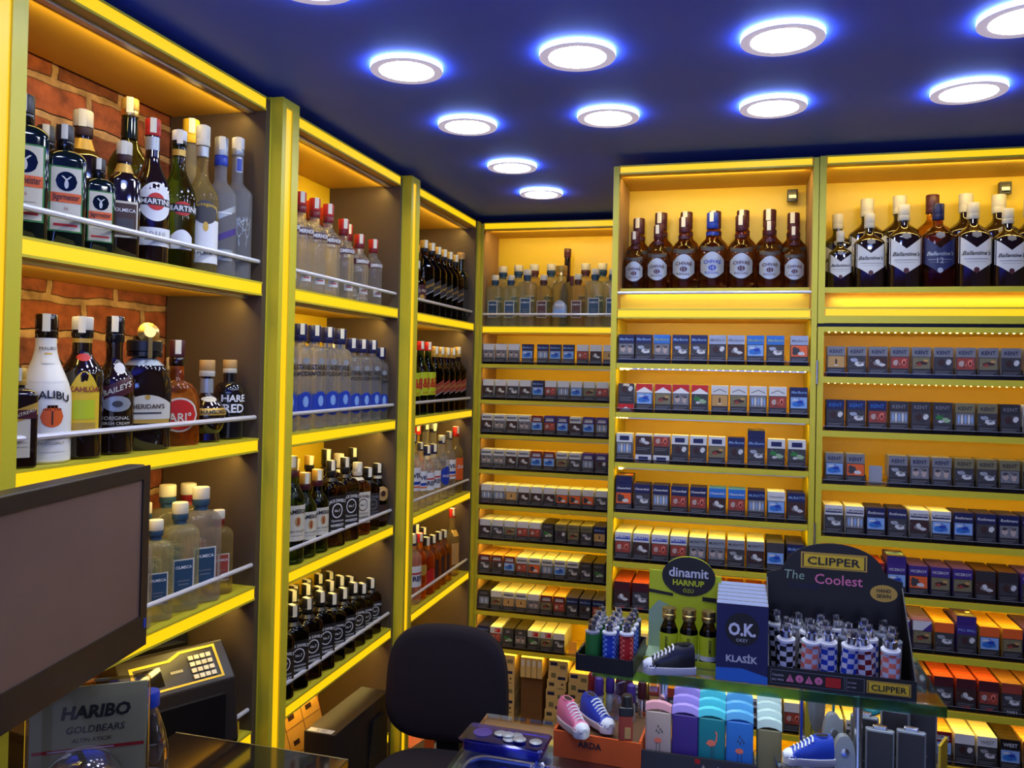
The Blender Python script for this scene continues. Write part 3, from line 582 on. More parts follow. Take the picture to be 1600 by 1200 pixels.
left_row('corner-side', 0, [('front', -.052, [('stout_whisky', -.62, .20), ('walker_black', -.545, .29), ('walker_black', -.47, .29), ('walker_black', -.398, .285), ('walker_black', -.328, .285), ('walker_black', -.256, .285), ('walker_black', -.184, .283), ('cork_dark', -.105, .305)]),
    ('back', -.145, [('walker_black', -.60, .33), ('walker_black', -.52, .33), ('walker_black', -.44, .32), ('walker_black', -.36, .30), ('walker_black', -.28, .30), ('walker_black', -.20, .295)])])
left_row('corner-side', 1, [('front', -.052, [('jb', -.64, .275), ('jb', -.56, .280), ('jb', -.482, .280), ('walker_red', -.405, .265), ('walker_red', -.335, .265), ('walker_red', -.265, .265), ('walker_red', -.195, .265), ('walker_red', -.125, .272)]),
    ('back', -.145, [('jb', -.56, .30), ('jb', -.47, .31), ('walker_red', -.38, .27), ('walker_red', -.30, .27), ('walker_red', -.22, .27), ('walker_red', -.14, .27)])])
left_row('corner-side', 2, [('front', -.052, [('clear_tall', -.62, .29), ('clear_tall', -.54, .25), ('clear_blue', -.468, .232), ('clear_blue', -.396, .232), ('blue_oval', -.30, .26), ('clear_tall', -.21, .27), ('clear_red', -.12, .285)]),
    ('back', -.145, [('clear_tall', -.56, .308), ('clear_tall', -.46, .312), ('clear_red', -.351, .31), ('clear_tall', -.25, .31), ('blue_oval', -.16, .30)])])
left_row('corner-side', 3, [('front', -.052, [('clear_blue', -.60, .26), ('orange_lik', -.53, .25), ('red_drink', -.455, .22), ('amber_lik', -.385, .215), ('amber_lik', -.315, .215), ('amber_lik', -.25, .21), ('tall_red_cap', -.15, .285)]),
    ('back', -.145, [('orange_lik', -.50, .26), ('orange_lik', -.42, .255), ('clear_blue', -.34, .245), ('clear_blue', -.25, .215)])])

# ------------------------------------------------------------------ corner cabinet (A), middle (B) and right (C) cigarette cabinets
AZ = [1.622, 1.462, 1.307, 1.150, .9925, .836, .679, .521, .361]
BZ = [1.627, 1.472, 1.314, 1.156, 1.002, .846, .69, .53, .37]
CZ = [1.597, 1.438, 1.280, 1.126, .9655, .809, .656, .50, .345]
YB = -.927
def lit_board(t, x0, x1, y0, y1, z, th=.03, nm='shelf'):
    s = MB().box(x0, x1, y0 + .004, y1, z - th, z, 'board', top='yellow_edge').box(x0, x1, y0, y0 + .004, z - th, z - th + .005, 'yellow_edge').box(x0, x1, y0, y0 + .004, z - .005, z, 'yellow_edge').obj(nm, t)
    MB().box(x0 + .003, x1 - .003, y0 + .001, y0 + .0038, z - th + .005, z - .005, 'glow_yellow').obj('light_strip', s)
    return s
PACK_COL = (1.0, .72, .07)
def plain_board(t, x0, x1, y0, y1, z, th=.016, p=.3):
    s = MB().box(x0, x1, y0, y1, z - th, z, 'yellow_panel', front='yellow_edge').obj('shelf', t)
    MB().box(x0 + .01, x1 - .01, y0 + .012, y0 + .020, z - th - .004, z - th, 'steel').obj('led_profile', s)
    if p: led((x0 + x1) / 2, y0 + .026, z - th - .004, x1 - x0 - .02, p * (1 if z > 1.3 else 1.35 if z > .95 else 1.9), 'B', PACK_COL, 42)
    return s
def dots(parent, x0, x1, y, z, n, s=.0022):
    mb = MB()
    for i in range(n):
        x = x0 + (x1 - x0) * i / (n - 1); mb.box(x - s, x + s, y - s, y + s, z - s, z, 'led_dot')
    return mb.obj('led_dots', parent)
P_PACK = .42
tA = thing('shelving_unit', 'corner cabinet with tequila shelf above nine cigarette shelves', 'shelving unit')
MB().box(.002, .018, 0, .255, 0, 2.252, 'niche_panel', front='yellow_edge').obj('side_panel', tA)
MB().box(.79, .806, 0.02, .255, 0, 2.252, 'niche_panel').obj('side_panel', tA)
MB().box(.018, .79, .240, .255, 0, 2.252, 'yellow_panel').obj('back_panel', tA)
lit_board(tA, .018, .79, 0, .24, 2.256, .034, 'canopy'); led(.40, .03, 2.216, .72, 1.1, 'B', LED_COL, 42)
lit_board(tA, .018, .79, 0, .24, 1.792, .032)
MB().tube([(.018, .010, 1.845), (.79, .010, 1.845)], .0050, 'rail_metal').obj('rail', tA)
led(.40, .03, 1.755, .72, P_PACK, 'B', LED_COL, 42)
for z in AZ + [.03]: plain_board(tA, .018, .79, 0, .24, z, p=P_PACK if z > .1 else 0)

tB = thing('shelving_unit', 'middle cabinet with shield-label whisky over cigarette packs', 'shelving unit')
MB().box(.7362, .7535, YB, -.66, 0, 2.250, 'yellow_edge').obj('side_panel', tB)
MB().box(.7355, .7362, YB + .001, -.66, 0, 2.250, 'lilac_edge').obj('side_cladding', tB)
MB().box(1.3335, 1.3495, YB, -.66, 0, 2.250, 'yellow_edge').obj('side_panel', tB)
MB().box(.7535, 1.3335, -.672, -.66, 0, 2.250, 'yellow_panel').obj('back_panel', tB)
for a, b in ((.7535, .7545), (1.3325, 1.3335)): MB().box(a, b, YB + .02, -.672, 1.80, 2.22, 'niche_panel').obj('side_lining', tB)
lit_board(tB, .7545, 1.3325, YB, -.672, 2.252, .028, 'canopy'); led(1.043, YB + .03, 2.218, .54, 1.0, 'B', LED_COL, 42)
MB().box(.7545, 1.3325, -.868, -.672, 1.856, 1.868, 'board', top='yellow_edge', front='yellow_edge').obj('bottle_riser', tB)
MB().box(.7545, 1.3325, -.852, -.844, 1.798, 1.856, 'yellow_panel').obj('riser_panel', tB)
led(1.043, -.860, 1.855, .54, .12, 'B', LED_COL, 10)
lit_board(tB, .7545, 1.3325, YB, -.672, 1.798, .030)
led(1.043, YB + .03, 1.764, .54, P_PACK, 'B', LED_COL, 42)
MB().tube([(.7545, YB + .006, 1.8485), (1.3325, YB + .006, 1.8485)], .0050, 'rail_metal').obj('rail', tB)
for i, z in enumerate(BZ + [.03]):
    s = plain_board(tB, .7545, 1.3325, YB, -.672, z, p=P_PACK if z > .1 else 0)
    if i == 0: dots(s, .78, 1.32, YB + .007, z - .0162, 26, .0016); dots(s, .772, .79, YB + .004, z - .0165, 2, .005)
    if i == 1: dots(s, .76, .79, YB + .006, z - .0165, 4, .0022)
    if i == 2: dots(s, .773, .776, YB + .003, z - .0165, 2, .0045)
tC = thing('shelving_unit', 'cabinet at the end with chevron-label whisky over hinged cigarette racks', 'shelving unit')
MB().box(1.3515, 1.3705, YB, -.66, 1.755, 2.253, 'yellow_edge').obj('side_panel', tC)
MB().box(1.3705, 2.12, -.672, -.66, 0, 2.250, 'yellow_panel').obj('back_panel', tC)
MB().box(2.12, 2.14, YB, -.66, 0, 2.253, 'yellow_edge').obj('side_panel', tC)
lit_board(tC, 1.3705, 2.12, YB, -.672, 2.254, .028, 'canopy'); led(1.745, YB + .03, 2.22, .70, 1.3, 'B', LED_COL, 42)
MB().box(1.3705, 2.12, YB + .004, -.672, 1.846, 1.862, 'board', top='yellow_edge', front='yellow_edge').obj('bottle_shelf', tC)
MB().box(1.3705, 2.12, YB + .05, YB + .056, 1.803, 1.846, 'yellow_panel').obj('riser_panel', tC)
lit_board(tC, 1.3705, 2.12, YB, -.672, 1.803, .030)
led(1.745, YB + .03, 1.83, .70, .2, 'B', LED_COL, 42)
MB().box(1.3705, 2.12, YB, -.672, 1.756, 1.773, 'yellow_edge').obj('lower_rail', tC)
MB().box(1.354, 2.12, YB + .03, -.672, 1.747, 1.756, 'black').obj('shadow_gap', tC)
d = thing('hinged_rack', 'hinged yellow rack frame holding the end cabinet\'s cigarette shelves', 'rack')
MB().box(1.3525, 1.3695, YB, -.69, .02, 1.745, 'yellow_edge').obj('frame_stile', d)
MB().box(2.103, 2.12, YB, -.69, .02, 1.745, 'yellow_edge').obj('frame_stile', d)
s = MB().box(1.3695, 2.103, YB, -.69, 1.730, 1.745, 'yellow_edge').obj('frame_top', d); dots(s, 1.385, 2.09, YB + .012, 1.7302, 40, .0022)
MB().box(1.3695, 2.103, -.69, -.676, .02, 1.745, 'yellow_panel').obj('frame_back', d)
led(1.736, YB + .03, 1.722, .70, P_PACK * .9, 'B', (1, .58, .10), 42)
for i, z in enumerate(CZ + [.03]):
    s = MB().box(1.3695, 2.103, YB, -.69, z - .018, z, 'yellow_panel', front='yellow_edge').obj('shelf', d)
    if i < 9: led(1.736, YB + .03, z - .022, .70, P_PACK * (.8 if i < 2 else 1.2 if i < 4 else 2.2), 'B', (1, .66, .07), 42)
    if i == 0: dots(s, 1.385, 2.09, YB + .006, z - .0182, 40, .0015)
for z, nm in ((1.610, 'top'), (1.13, 'middle'), (.62, 'lower')):
    o = MB().lathe([(z - .035, .0035), (z + .035, .0035)], 'steel', 1.3512, YB - .003, 10).obj('hinge', d)
for x, lb in ((1.288, 'small black sensor box under the canopy of the shield-label whisky shelf'), (1.905, 'small black sensor box under the canopy above the chevron-label whisky')):
    o = thing('sensor_box', lb, 'sensor', (x, -.70, 2.165))
    MB().rbox(-.016, .016, -.012, .012, 0, .038, .002, 'black').obj('housing', o); MB().box(-.011, .011, -.0125, -.012, .006, .032, 'black_gloss').obj('lens', o)
    MB().box(-.004, .004, .011, .0275, .010, .026, 'black').obj('bracket', o)
# tequila shelf of the corner cabinet
def back_row(cab, z, rows, shelf='top'):
    for rn, Y, items in rows:
        for i, (k, x, h) in enumerate(sorted(items, key=lambda i: i[1])):
            put(k, (x, Y, z + .0005), h, '%s, %s in %s row, %s shelf of %s cabinet' % (DESC[k], ORD[i], rn, shelf, cab), 'bottles on the top shelf of the %s cabinet' % cab, 0)
back_row('corner', 1.792, [('front', .06, [('teq_blue', .058, .233), ('teq_blue', .132, .232), ('teq_blue', .208, .257), ('teq_brown', .284, .231), ('teq_ribbed', .364, .272), ('teq_brown', .440, .233), ('teq_blue', .516, .256), ('teq_blue', .594, .255)]),
    ('back', .16, [('teq_blue', .065, .285), ('teq_blue', .14, .29), ('teq_brown', .215, .33), ('teq_blue', .295, .38), ('pistol', .37, .362), ('teq_brown', .455, .38), ('teq_blue', .532, .33), ('teq_clear', .607, .3)])])
back_row('shield-label', 1.868, [('front', -.815, [('chivas', .795, .190), ('chivas', .870, .209), ('chivas', .952, .232), ('chivas18', 1.040, .245), ('chivas', 1.129, .233), ('chivas', 1.215, .212), ('chivas', 1.288, .193)]),
    ('back', -.715, [('chivas', .794, .252), ('chivas', .868, .272), ('chivas', .952, .295), ('chivas', 1.044, .296), ('chivas', 1.134, .296), ('chivas', 1.218, .276), ('chivas', 1.292, .255)])])
back_row('chevron-label', 1.862, [('front', -.845, [('ball', 1.420, .178), ('ball', 1.502, .228), ('ball', 1.597, .252), ('ball12', 1.690, .252), ('ball', 1.783, .252), ('ball', 1.874, .232), ('ball', 1.962, .232), ('ball', 2.05, .232)]),
    ('back', -.735, [('ball', 1.424, .25), ('ball', 1.510, .295), ('ball', 1.604, .315), ('ball_amber', 1.697, .315), ('ball', 1.790, .315), ('ball', 1.880, .295), ('ball', 1.965, .28), ('ball', 2.05, .28)])])

# ------------------------------------------------------------------ cigarette packs
PIC = {  # warning pictures: base colour, then blobs (x, z, rx, rz, colour) on a .049 x .030 field
 'a': ('brown', [(-.004, -.003, .010, .007, 'grey'), (.010, -.007, .011, .005, 'paper'), (-.002, .002, .007, .008, 'paper')]),
 'b': ('rust', [(-.011, 0, .007, .010, 'skin_tone'), (.011, .001, .006, .011, 'coral'), (.011, 0, .003, .006, 'wine')]),
 'c': ('dark_grey', [(.006, -.005, .014, .008, 'paper'), (-.008, .006, .011, .006, 'silver'), (.008, -.003, .006, .004, 'grey')]),
 'd': ('pale_blue', [(0, -.004, .020, .009, 'mid_blue'), (.004, .002, .010, .006, 'blue'), (-.010, .008, .008, .003, 'paper')]),
 'e': ('grey', [(-.016, 0, .0025, .013, 'pale_blue'), (-.008, 0, .003, .014, 'paper'), (.001, 0, .003, .013, 'pale_blue'), (.010, 0, .003, .014, 'paper'), (.018, 0, .0025, .012, 'pale_blue')]),
 'f': ('tan', [(0, .001, .0028, .009, 'brown'), (0, -.010, .006, .0015, 'paper')]),
 'g': ('dark_grey', [(-.009, .003, .011, .007, 'green'), (.009, -.004, .011, .009, 'pale_green'), (-.004, -.008, .008, .004, 'paper')]),
 'h': ('khaki', [(0, 0, .015, .006, 'brown'), (-.006, -.004, .008, .005, 'rust'), (.011, .007, .008, .004, 'tan')]),
 'i': ('grey', [(-.011, 0, .008, .011, 'skin_tone'), (.011, 0, .008, .011, 'skin_tone'), (-.011, .008, .007, .004, 'dark_grey'), (.011, .008, .007, .004, 'dark_grey')]),
 'j': ('orange', [(-.010, 0, .011, .013, 'dark_grey'), (.006, -.008, .011, .006, 'paper')]),
 'k': ('dark_grey', [(-.006, .002, .010, .010, 'brown'), (.013, .004, .008, .008, 'paper'), (.004, -.008, .012, .004, 'off_black')])}
PDESC = dict(a='pale foot', b='red lungs', c='hospital bed', d='blue iceberg', e='teeth', f='stubbed cigarette', g='green bundle', h='brown hand', i='two faces', j='orange', k='dark figure')
STY = {  # lid colour, side colour, text, text colour, form, description
 'W': ('paper', 'paper', '', 'grey', '', 'white'), 'N': ('navy', 'navy', 'Marlboro', 'pale_blue', '', 'navy'), 'm': ('mid_blue', 'blue', 'Marlboro', 'pale_green', '', 'bright blue'), 'S': ('silver', 'silver', 'Marlboro', 'grey', '', 'silver'),
 'R': ('red', 'paper', '', 'white', 'chevw', 'red-topped'), 'C': ('paper', 'paper', '', 'grey', 'chevg', 'white chevron'), 'U': ('deep_red', 'white', '', 'white', 'under_red', 'upside-down red'),
 'P': ('paper', 'paper', '', 'navy', 'rect', 'white blue-badged'), 'Q': ('brown', 'paper', '', 'navy', 'under_rect', 'upside-down badged'), 'H': ('navy', 'navy', 'Chesterfield', 'white', '', 'navy script'), 'h': ('mid_blue', 'mid_blue', 'Chesterfield', 'white', '', 'light blue script'), 'c': ('paper', 'paper', 'Chesterfield', 'grey', '', 'white script'),
 'T': ('paper', 'paper', 'MURATTI', 'white', 'bandb', 'white blue-banded'), 't': ('silver', 'paper', 'MURATTI', 'dark_grey', 'bandg', 'grey-banded'), 'k': ('dark_grey', 'dark_grey', '', 'grey', '', 'charcoal'), 'n': ('navy', 'navy', 'MURATTI', 'pale_blue', '', 'dark blue'),
 'L': ('wine', 'rust', '', 'red', 'LM', 'dark red'), 'K': ('grey', 'silver', 'KENT', 'navy', '', 'grey'), 'B': ('navy', 'navy', 'KENT', 'mid_blue', '', 'dark blue'), 'D': ('off_black', 'black', 'KENT', 'grey', '', 'black'), 'G': ('khaki', 'khaki', 'KENT', 'off_black', '', 'dull gold'),
 'O': ('paper', 'paper', 'Rothmans', 'white', 'bandn', 'white navy-badged'), 'o': ('navy', 'navy', 'Rothmans', 'paper', '', 'navy badge'), 'V': ('deep_red', 'rust', 'VICEROY', 'paper', '', 'red'), 'v': ('purple', 'purple', 'VICEROY', 'paper', '', 'purple'), 'w': ('off_black', 'brown', '', 'grey', '', 'dark'),
 'p': ('purple', 'purple', 'PALL MALL', 'pale_blue', '', 'deep purple'), 'E': ('paper', 'purple', '', 'grey', 'diag', 'white and purple'), 'Y': ('orange', 'gold_label', '', 'grey', '', 'orange'), 'Z': ('rust', 'card_brown', '2001', 'paper', 'low', 'brick red'), 'X': ('black', 'black', 'WEST', 'paper', '', 'black-topped'), 'x': ('paper', 'paper', 'WEST', 'grey', '', 'pale'),
 'J': ('paper', 'paper', 'MONTE', 'dark_grey', 'tbox', 'white boxed-name'), 'I': ('deep_red', 'tan', 'MONTE', 'dark_grey', 'wbox', 'red boxed-name'), 'F': ('purple', 'purple', 'MONTE', 'dark_grey', 'wbox', 'violet boxed-name'), 'l': ('paper', 'paper', 'LD', 'white', 'ldr', 'white and red'), 'g': ('dark_grey', 'off_black', 'LD', 'paper', '', 'dark lettered')}
PK = {}
PW, PH, PD = .0500, .0905, .0225
def pack_mesh(st, pc):
    k = (st, pc)
    if k in PK: return PK[k]
    lid, side, txt, tc, form, _ = STY[st]; mb = MB(); w = PW / 2
    mb.box(-w, w, 0, PD, 0, PH, side)
    y = -.0003
    def q(x0, x1, z0, z1, m, d=0): mb.poly([(x0, y - d, z0), (x1, y - d, z0), (x1, y - d, z1), (x0, y - d, z1)], m)
    up = form.startswith('under')
    zb = .026 if up else 0; zt = zb + .063
    if not up: q(-w, w, zt, PH, lid)
    else: q(-w, w, zt, PH, lid); q(-w, w, 0, zb, 'red' if form == 'under_red' else 'paper')
    q(-w, w, zb, zt, 'off_black')
    q(-w + .002, w - .002, zt - .035, zt - .002, PIC[pc][0], .0002)
    rnd = random.Random(hash(pc) % 97 if False else ord(pc))
    for n, (x, z, rx, rz, m) in enumerate(PIC[pc][1]):
        pts = []
        for i in range(10):
            a = 2 * math.pi * i / 10; r = rnd.uniform(.75, 1.15) if pc not in 'ef' else 1
            X = max(-w + .0025, min(w - .0025, x + rx * r * math.cos(a))); Z = max(-.0155, min(.0155, z + rz * r * math.sin(a)))
            pts.append((X, y - .0004 - n * .0001, zt - .0185 + Z))
        mb.poly(pts, m)
    for i in range(7):
        X, Z, a = rnd.uniform(-.021, .019), rnd.uniform(-.014, .012), rnd.uniform(.0012, .0035)
        if pc not in 'ef': mb.poly([(max(-.022, X - a), y - .0010, zt - .0185 + Z), (min(.022, X + a), y - .0010, zt - .0185 + Z - a * .3), (X, y - .0010, zt - .0185 + min(.0155, Z + a))], (PIC[pc][1][i % len(PIC[pc][1])][4], 'dark_grey', 'grey')[i % 3])
    for i in range(3 if pc in 'dhk' else 2): q(-w + .004, w - (.006 + .006 * (i % 2)), zt - .043 - i * .005, zt - .0415 - i * .005, 'grey', .0002)
    zl = (zt + PH) / 2 - .001
    def t3(s_, wd, z, m, **o): mb.text(s_, wd, lambda x, zz: (x, y - .0012, z + zz), m, **o)
    if form == 'chevw': mb.poly([(-w, y - .0004, zt), (w, y - .0004, zt), (w, y - .0004, zt + .003), (0, y - .0004, zt + .018), (-w, y - .0004, zt + .003)], 'white')
    if form == 'chevg':
        for a in (-1, 1): mb.poly([(a * .020, y - .0004, zt + .006), (a * .020, y - .0004, zt + .009), (0, y - .0004, zt + .018), (0, y - .0004, zt + .015)], 'grey')
    if form == 'under_red': mb.poly([(-w, y - .0004, 0), (w, y - .0004, 0), (w, y - .0004, .002), (0, y - .0004, .017), (-w, y - .0004, .002)], 'white'); q(-.010, .010, PH - .009, PH - .001, 'cream', .0004)
    if form == 'rect': q(-.015, .015, zt + .006, zt + .020, 'navy', .0004)
    if form == 'under_rect': q(-.015, .015, .006, .020, 'navy', .0004); q(-w, w, PH - .006, PH, 'paper', .0004)
    if form in ('bandb', 'bandg', 'bandn'): q(-w + .002, w - .002, zt + .006, zt + .017, {'bandb': 'blue', 'bandg': 'silver', 'bandn': 'navy'}[form], .0004)
    if form == 'LM': t3('L&M', .018, .012, 'red', bold=.03)
    if form == 'diag': mb.poly([(w, y - .0004, zt), (w, y - .0004, PH - .003), (.0, y - .0004, zt)], 'purple')
    if form == 'tbox': q(-.016, .016, zt + .008, zt + .018, 'silver', .0004)
    if form == 'wbox': q(-.018, .018, zt + .005, zt + .018, 'paper', .0004)
    if form == 'ldr': q(-.004, .022, zt + .004, zt + .022, 'red', .0004)
    if form == 'low': t3('2001', .026, .010, 'paper', bold=.02); txt = ''
    if txt: t3(txt, min(.044, .009 * len(txt)) if txt != 'LD' else .014, zl + (.001 if form else 0), tc, bold=.015, shear=.2 if txt in ('Marlboro', 'Chesterfield', 'Rothmans') else 0)
    PK[k] = mb.mesh('cigarette_pack'); return PK[k]
FRONT, BEHIND = [], []
EYE = cam.matrix_world.translation
PRND = random.Random(11)
def slot(x, y, z, st, pc, n, where, k, zl=0, raised=0):
    me = pack_mesh(st, pc)
    o = link('cigarette_pack', me); o.location = (x, y, z + .0004 + raised); o.rotation_euler = (PRND.uniform(-.02, .0), 0, PRND.uniform(-.035, .035))
    lb = '%s cigarette pack with %s picture, %s along %s' % (STY[st][5], PDESC[pc], ORD[k], where)
    tag(o, lb, 'cigarette pack', 'cigarette packs in the lit racks'); FRONT.append(o)
    for i in range(n):
        p = Vector((x, y + .0238 * (i + 1), z + .0004))
        BEHIND.append(((EYE.z - (z + PH)) / ((p - EYE).length ** 2) - .0005 * i, p, st, pc, 'cigarette pack standing behind the %s pack, %s' % (ORD[k], where)))
div_me = MB().box(-.0006, .0006, 0, .17, .0, .030, 'acrylic').box(-.0035, .0035, -.006, 0, 0, .016, 'acrylic').mesh('divider')
def tray(x0, x1, y, z, xs, where):
    t = thing('pusher_tray', 'clear plastic pusher tray under the packs, %s' % where, 'display tray', ((x0 + x1) / 2, y, z + .0003), group='clear pusher trays under the packs')
    MB().box(x0 - (x0 + x1) / 2, x1 - (x0 + x1) / 2, -.0075, -.006, 0, .013, 'acrylic_smoke').box(x0 - (x0 + x1) / 2, x1 - (x0 + x1) / 2, -.0078, -.0075, .0118, .013, 'silver').obj('front_lip', t)  # silver line along the lip paints in its sparkle
    for x in xs: o = link('divider', div_me, t); o.location = (x - (x0 + x1) / 2, 0, 0)
def rack_row(cab, y, z, x0, x1, xs, toks, n, ri):
    where = 'shelf %s of %s rack' % (('one','two','three','four','five','six','seven','eight','nine')[ri], cab)
    toks = toks.split(); k = 0; pitch = (xs[-1] - xs[0]) / (len(xs) - 1)
    for x, tk in zip(xs, toks):
        if tk == '..':
            o = thing('pusher_plate', 'pale rounded pusher plate in an empty slot, %s' % where, 'plate', (x, y + .02, z + .0005), group='pusher plates in empty slots')
            MB().rbox(-.017, .017, 0, .003, 0, .003, .001, 'paper').obj('foot', o)
            pts = [(.017 * sx, 0) for sx in ()]
            b = MB(); ring = []
            for cx, cz, a0 in ((.013, .052, 0), (-.013, .052, 90), (-.013, .006, 180), (.013, .006, 270)):
                for j in range(5): a = math.radians(a0 + 22.5 * j); ring.append((cx + .005 * math.cos(a), cz + .005 * math.sin(a)))
            b.loft([[(px, .002, pz) for px, pz in ring], [(px, 0, pz) for px, pz in ring]], 'silver' if cab == 'end' else 'amber_print', sm=False).obj('plate', o)
            continue
        up = 0
        if len(tk) > 2: up = 1
        slot(x, y, z, tk[0], tk[1], n, where, k, raised=0); k += 1
        if up:
            o = link('cigarette_pack', pack_mesh(tk[2], tk[1])); o.location = (x, y + .03, z + PH + .0014); o.rotation_euler = (math.radians(0), 0, 0); o.scale = (1, 1.6, .28)
            o.scale = (1, 1, 1); o.rotation_euler = (math.radians(-90), 0, 0); o.location = (x, y + .004, z + PH + .0235)
            tag(o, '%s pack lying on top of the others, %s' % (STY[tk[2]][5], where), 'cigarette pack', 'cigarette packs in the lit racks'); FRONT.append(o)
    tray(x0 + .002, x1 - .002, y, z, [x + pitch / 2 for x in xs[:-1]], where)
def xs(a, p, n): return [a + p * i for i in range(n)]
ya, yb_ = .014, YB + .014
AR = [('Wi Wi Wi Nd Ne Nd Nd Wb Wa Wf', [.046, .104, .163, .226, .296, .352, .411, .474, .532, .590]), ('Wa Wa Wc Wa Nd Wb We Wd Wh Wb Wd', xs(.048, .0573, 11)), ('Ja Ji Ja Ji Id Fb Fd Ja Fd Fe Fk', xs(.046, .0575, 11)), ('Ji Ji Ja Ja Id Id Jh Jc Fe Fk Jb', xs(.046, .0575, 11)), ('We We Wf Wa Wa Wa Wj Wj Wj Wc Wb', xs(.050, .0575, 11)),
      ('Wa Wc Wh Wb Wb Dg Gk Gh Gc Nf Nk', xs(.048, .0572, 11)), ('Ic Ik Id Jb Jj Je Jd Jc Dc Dg Da', xs(.048, .0572, 11)), ('De Wh Jf Jf Wi Ih Ib Nc Nk Nb Na', xs(.048, .0572, 11)), ('Ng lb gg gi lg lh Wc .. .. .. ..', xs(.048, .0575, 11))]
for i, (t, x) in enumerate(AR): rack_row('corner', ya, AZ[i], .018, .74, x, t, (0, 1, 1, 2, 3, 5, 6, 6, 6)[i], i)
BR = [('Ni Nc mi Nc Nc Sk Sa md mc Sj', [.784, .838, .894, .952, 1.008, 1.064, 1.119, 1.176, 1.234, 1.302]), ('Uk Rd Rh Ri Rg Cf Ch Ce Cb Nd', [.786, .843, .901, .956, 1.013, 1.073, 1.129, 1.186, 1.243, 1.303]), ('Pe Qa Qb Pk Pk Ph Nk NcN Pg Pg', [.783, .843, .899, .955, 1.011, 1.067, 1.124, 1.183, 1.241, 1.300]), ('HjH Hc He Hb Hb ha hb ne cd na', xs(.784, .0574, 10)), ('Tb Ta Tb Tb ti ti tc ta kd na', xs(.784, .0574, 10)), ('La Lc Lb La Lk Lc La Lb Lc La', xs(.784, .0574, 10)), ('Jc Wb Vk Wc Jd Jj pk Wb Jc Wk', xs(.784, .0574, 10)), ('Wb Jc Zf Zc pk Wb Jd Jc Wk Wb', xs(.784, .0574, 10))]
for i, (t, x) in enumerate(BR): rack_row('middle', yb_, BZ[i], .7545, 1.3325, x, t, (1, 1, 1, 2, 5, 6, 5, 4)[i], i)
CR = ['Kf Kc Ka Kb Kh Kk Kb Kh Kk Kc Ka', 'Bk Bc Bb De Dk Dg Ge Gc Dk We Wc', 'Kd Kj .. Kc Ki Ki Gc Gc Gi Gk Gb', 'Oc Oe od oc Oa Od od ok oi oc oa', 'Vc Vi Vk vdv vj vh vh wa wk vc vd', 'Oj Ee Ee Eg Eh Yc pkp Yd Yh pc pd', 'Zc Zc Zf Zc Zg Lc La Lb Zc Zf Zd', 'Wk Jc xk xd Xc Id Wk xc Xd Ic Ib', 'Wk Jc Zk xd Xc Id Wk xc Xd Ic Ib']
for i, t in enumerate(CR): rack_row('end', yb_, CZ[i], 1.3695, 2.103, xs(1.406 + (0, .0, 0, .0, 0, .012, .012, .010, .01)[i], .0577, 11), t, (1, 1, 2, 3, 4, 6, 6, 6, 3)[i], i)
BEHIND.sort(key=lambda b: -b[0])
room = 300 - len(FRONT)
for sc_, p, st, pc, lb in BEHIND[:room]:
    o = link('cigarette_pack', pack_mesh(st, pc)); o.location = p; tag(o, lb, 'cigarette pack', 'cigarette packs in the lit racks')
mass = MB()
for sc_, p, st, pc, lb in BEHIND[room:]:
    mass.box(p.x - PW / 2, p.x + PW / 2, p.y, p.y + PD, p.z, p.z + PH, STY[st][1], front=STY[st][0])
tag(mass.obj('stacked_cigarette_packs'), 'further cigarette packs queued deep behind the front packs of the racks', 'cigarette packs', kind='stuff')

# ------------------------------------------------------------------ cartons low in the corner cabinet
def carton_mesh(w, d, h, bar):
    mb = MB().box(-w / 2, w / 2, 0, d, 0, h, 'carton')
    q = lambda x0, x1, z0, z1, m: mb.poly([(x0, -.0004, z0), (x1, -.0004, z0), (x1, -.0004, z1), (x0, -.0004, z1)], m)
    if bar == 0: q(-w * .4, -w * .12, h * .45, h * .8, 'dark_grey'); q(w * .05, w * .38, h * .2, h * .3, 'khaki'); q(w * .25, w * .35, h * .6, h * .8, 'brown')
    if bar == 1: q(-w * .42, -w * .05, h * .5, h * .85, 'navy'); q(w * .1, w * .4, h * .2, h * .6, 'khaki')
    if bar == 2: q(w * .0, w * .4, h * .15, h * .45, 'navy'); q(-w * .35, -w * .1, h * .3, h * .8, 'khaki')
    return mb.mesh('cigarette_carton')
CM = [carton_mesh(.085, .2, .0425, b) for b in (0, 1, 2)]
CM2 = [carton_mesh(.05, .2, .0425, b) for b in (0,)]
def pile(xc, y, n, ms, nm, x_lean=0):
    for i in range(n):
        o = link('cigarette_carton', ms[(i * 2 + n) % len(ms)]); o.location = (xc + x_lean * i + PRND.uniform(-.002, .002), y + PRND.uniform(0, .004), .0305 + .0432 * i)
        tag(o, 'cigarette carton, %s from bottom in the %s' % (ORD[i], nm), 'carton', 'cigarette cartons piled low in the corner cabinet')
pile(.155, .012, 7, CM, 'first carton pile under the corner rack')
pile(.375, .012, 7, CM, 'carton pile beside the dark gap', .003)
pile(.475, .012, 6, CM, 'carton pile nearest the lighter counter', .002)
pile(.570, .012, 6, CM, 'carton pile behind the lipstick lighters')
pile(.06, .012, 6, CM, 'carton pile behind the chair')
for i in range(4):
    o = link('cigarette_carton', MB().box(-.011, .011, 0, .19, 0, .085, 'carton').box(-.006, .006, -.0004, 0, .05, .075, 'paper').mesh('cigarette_carton')); o.location = (.235 + .025 * i, .012, .2465); tag(o, 'upright thin carton, %s of the four standing side by side' % ORD[i], 'carton', 'upright thin cartons')
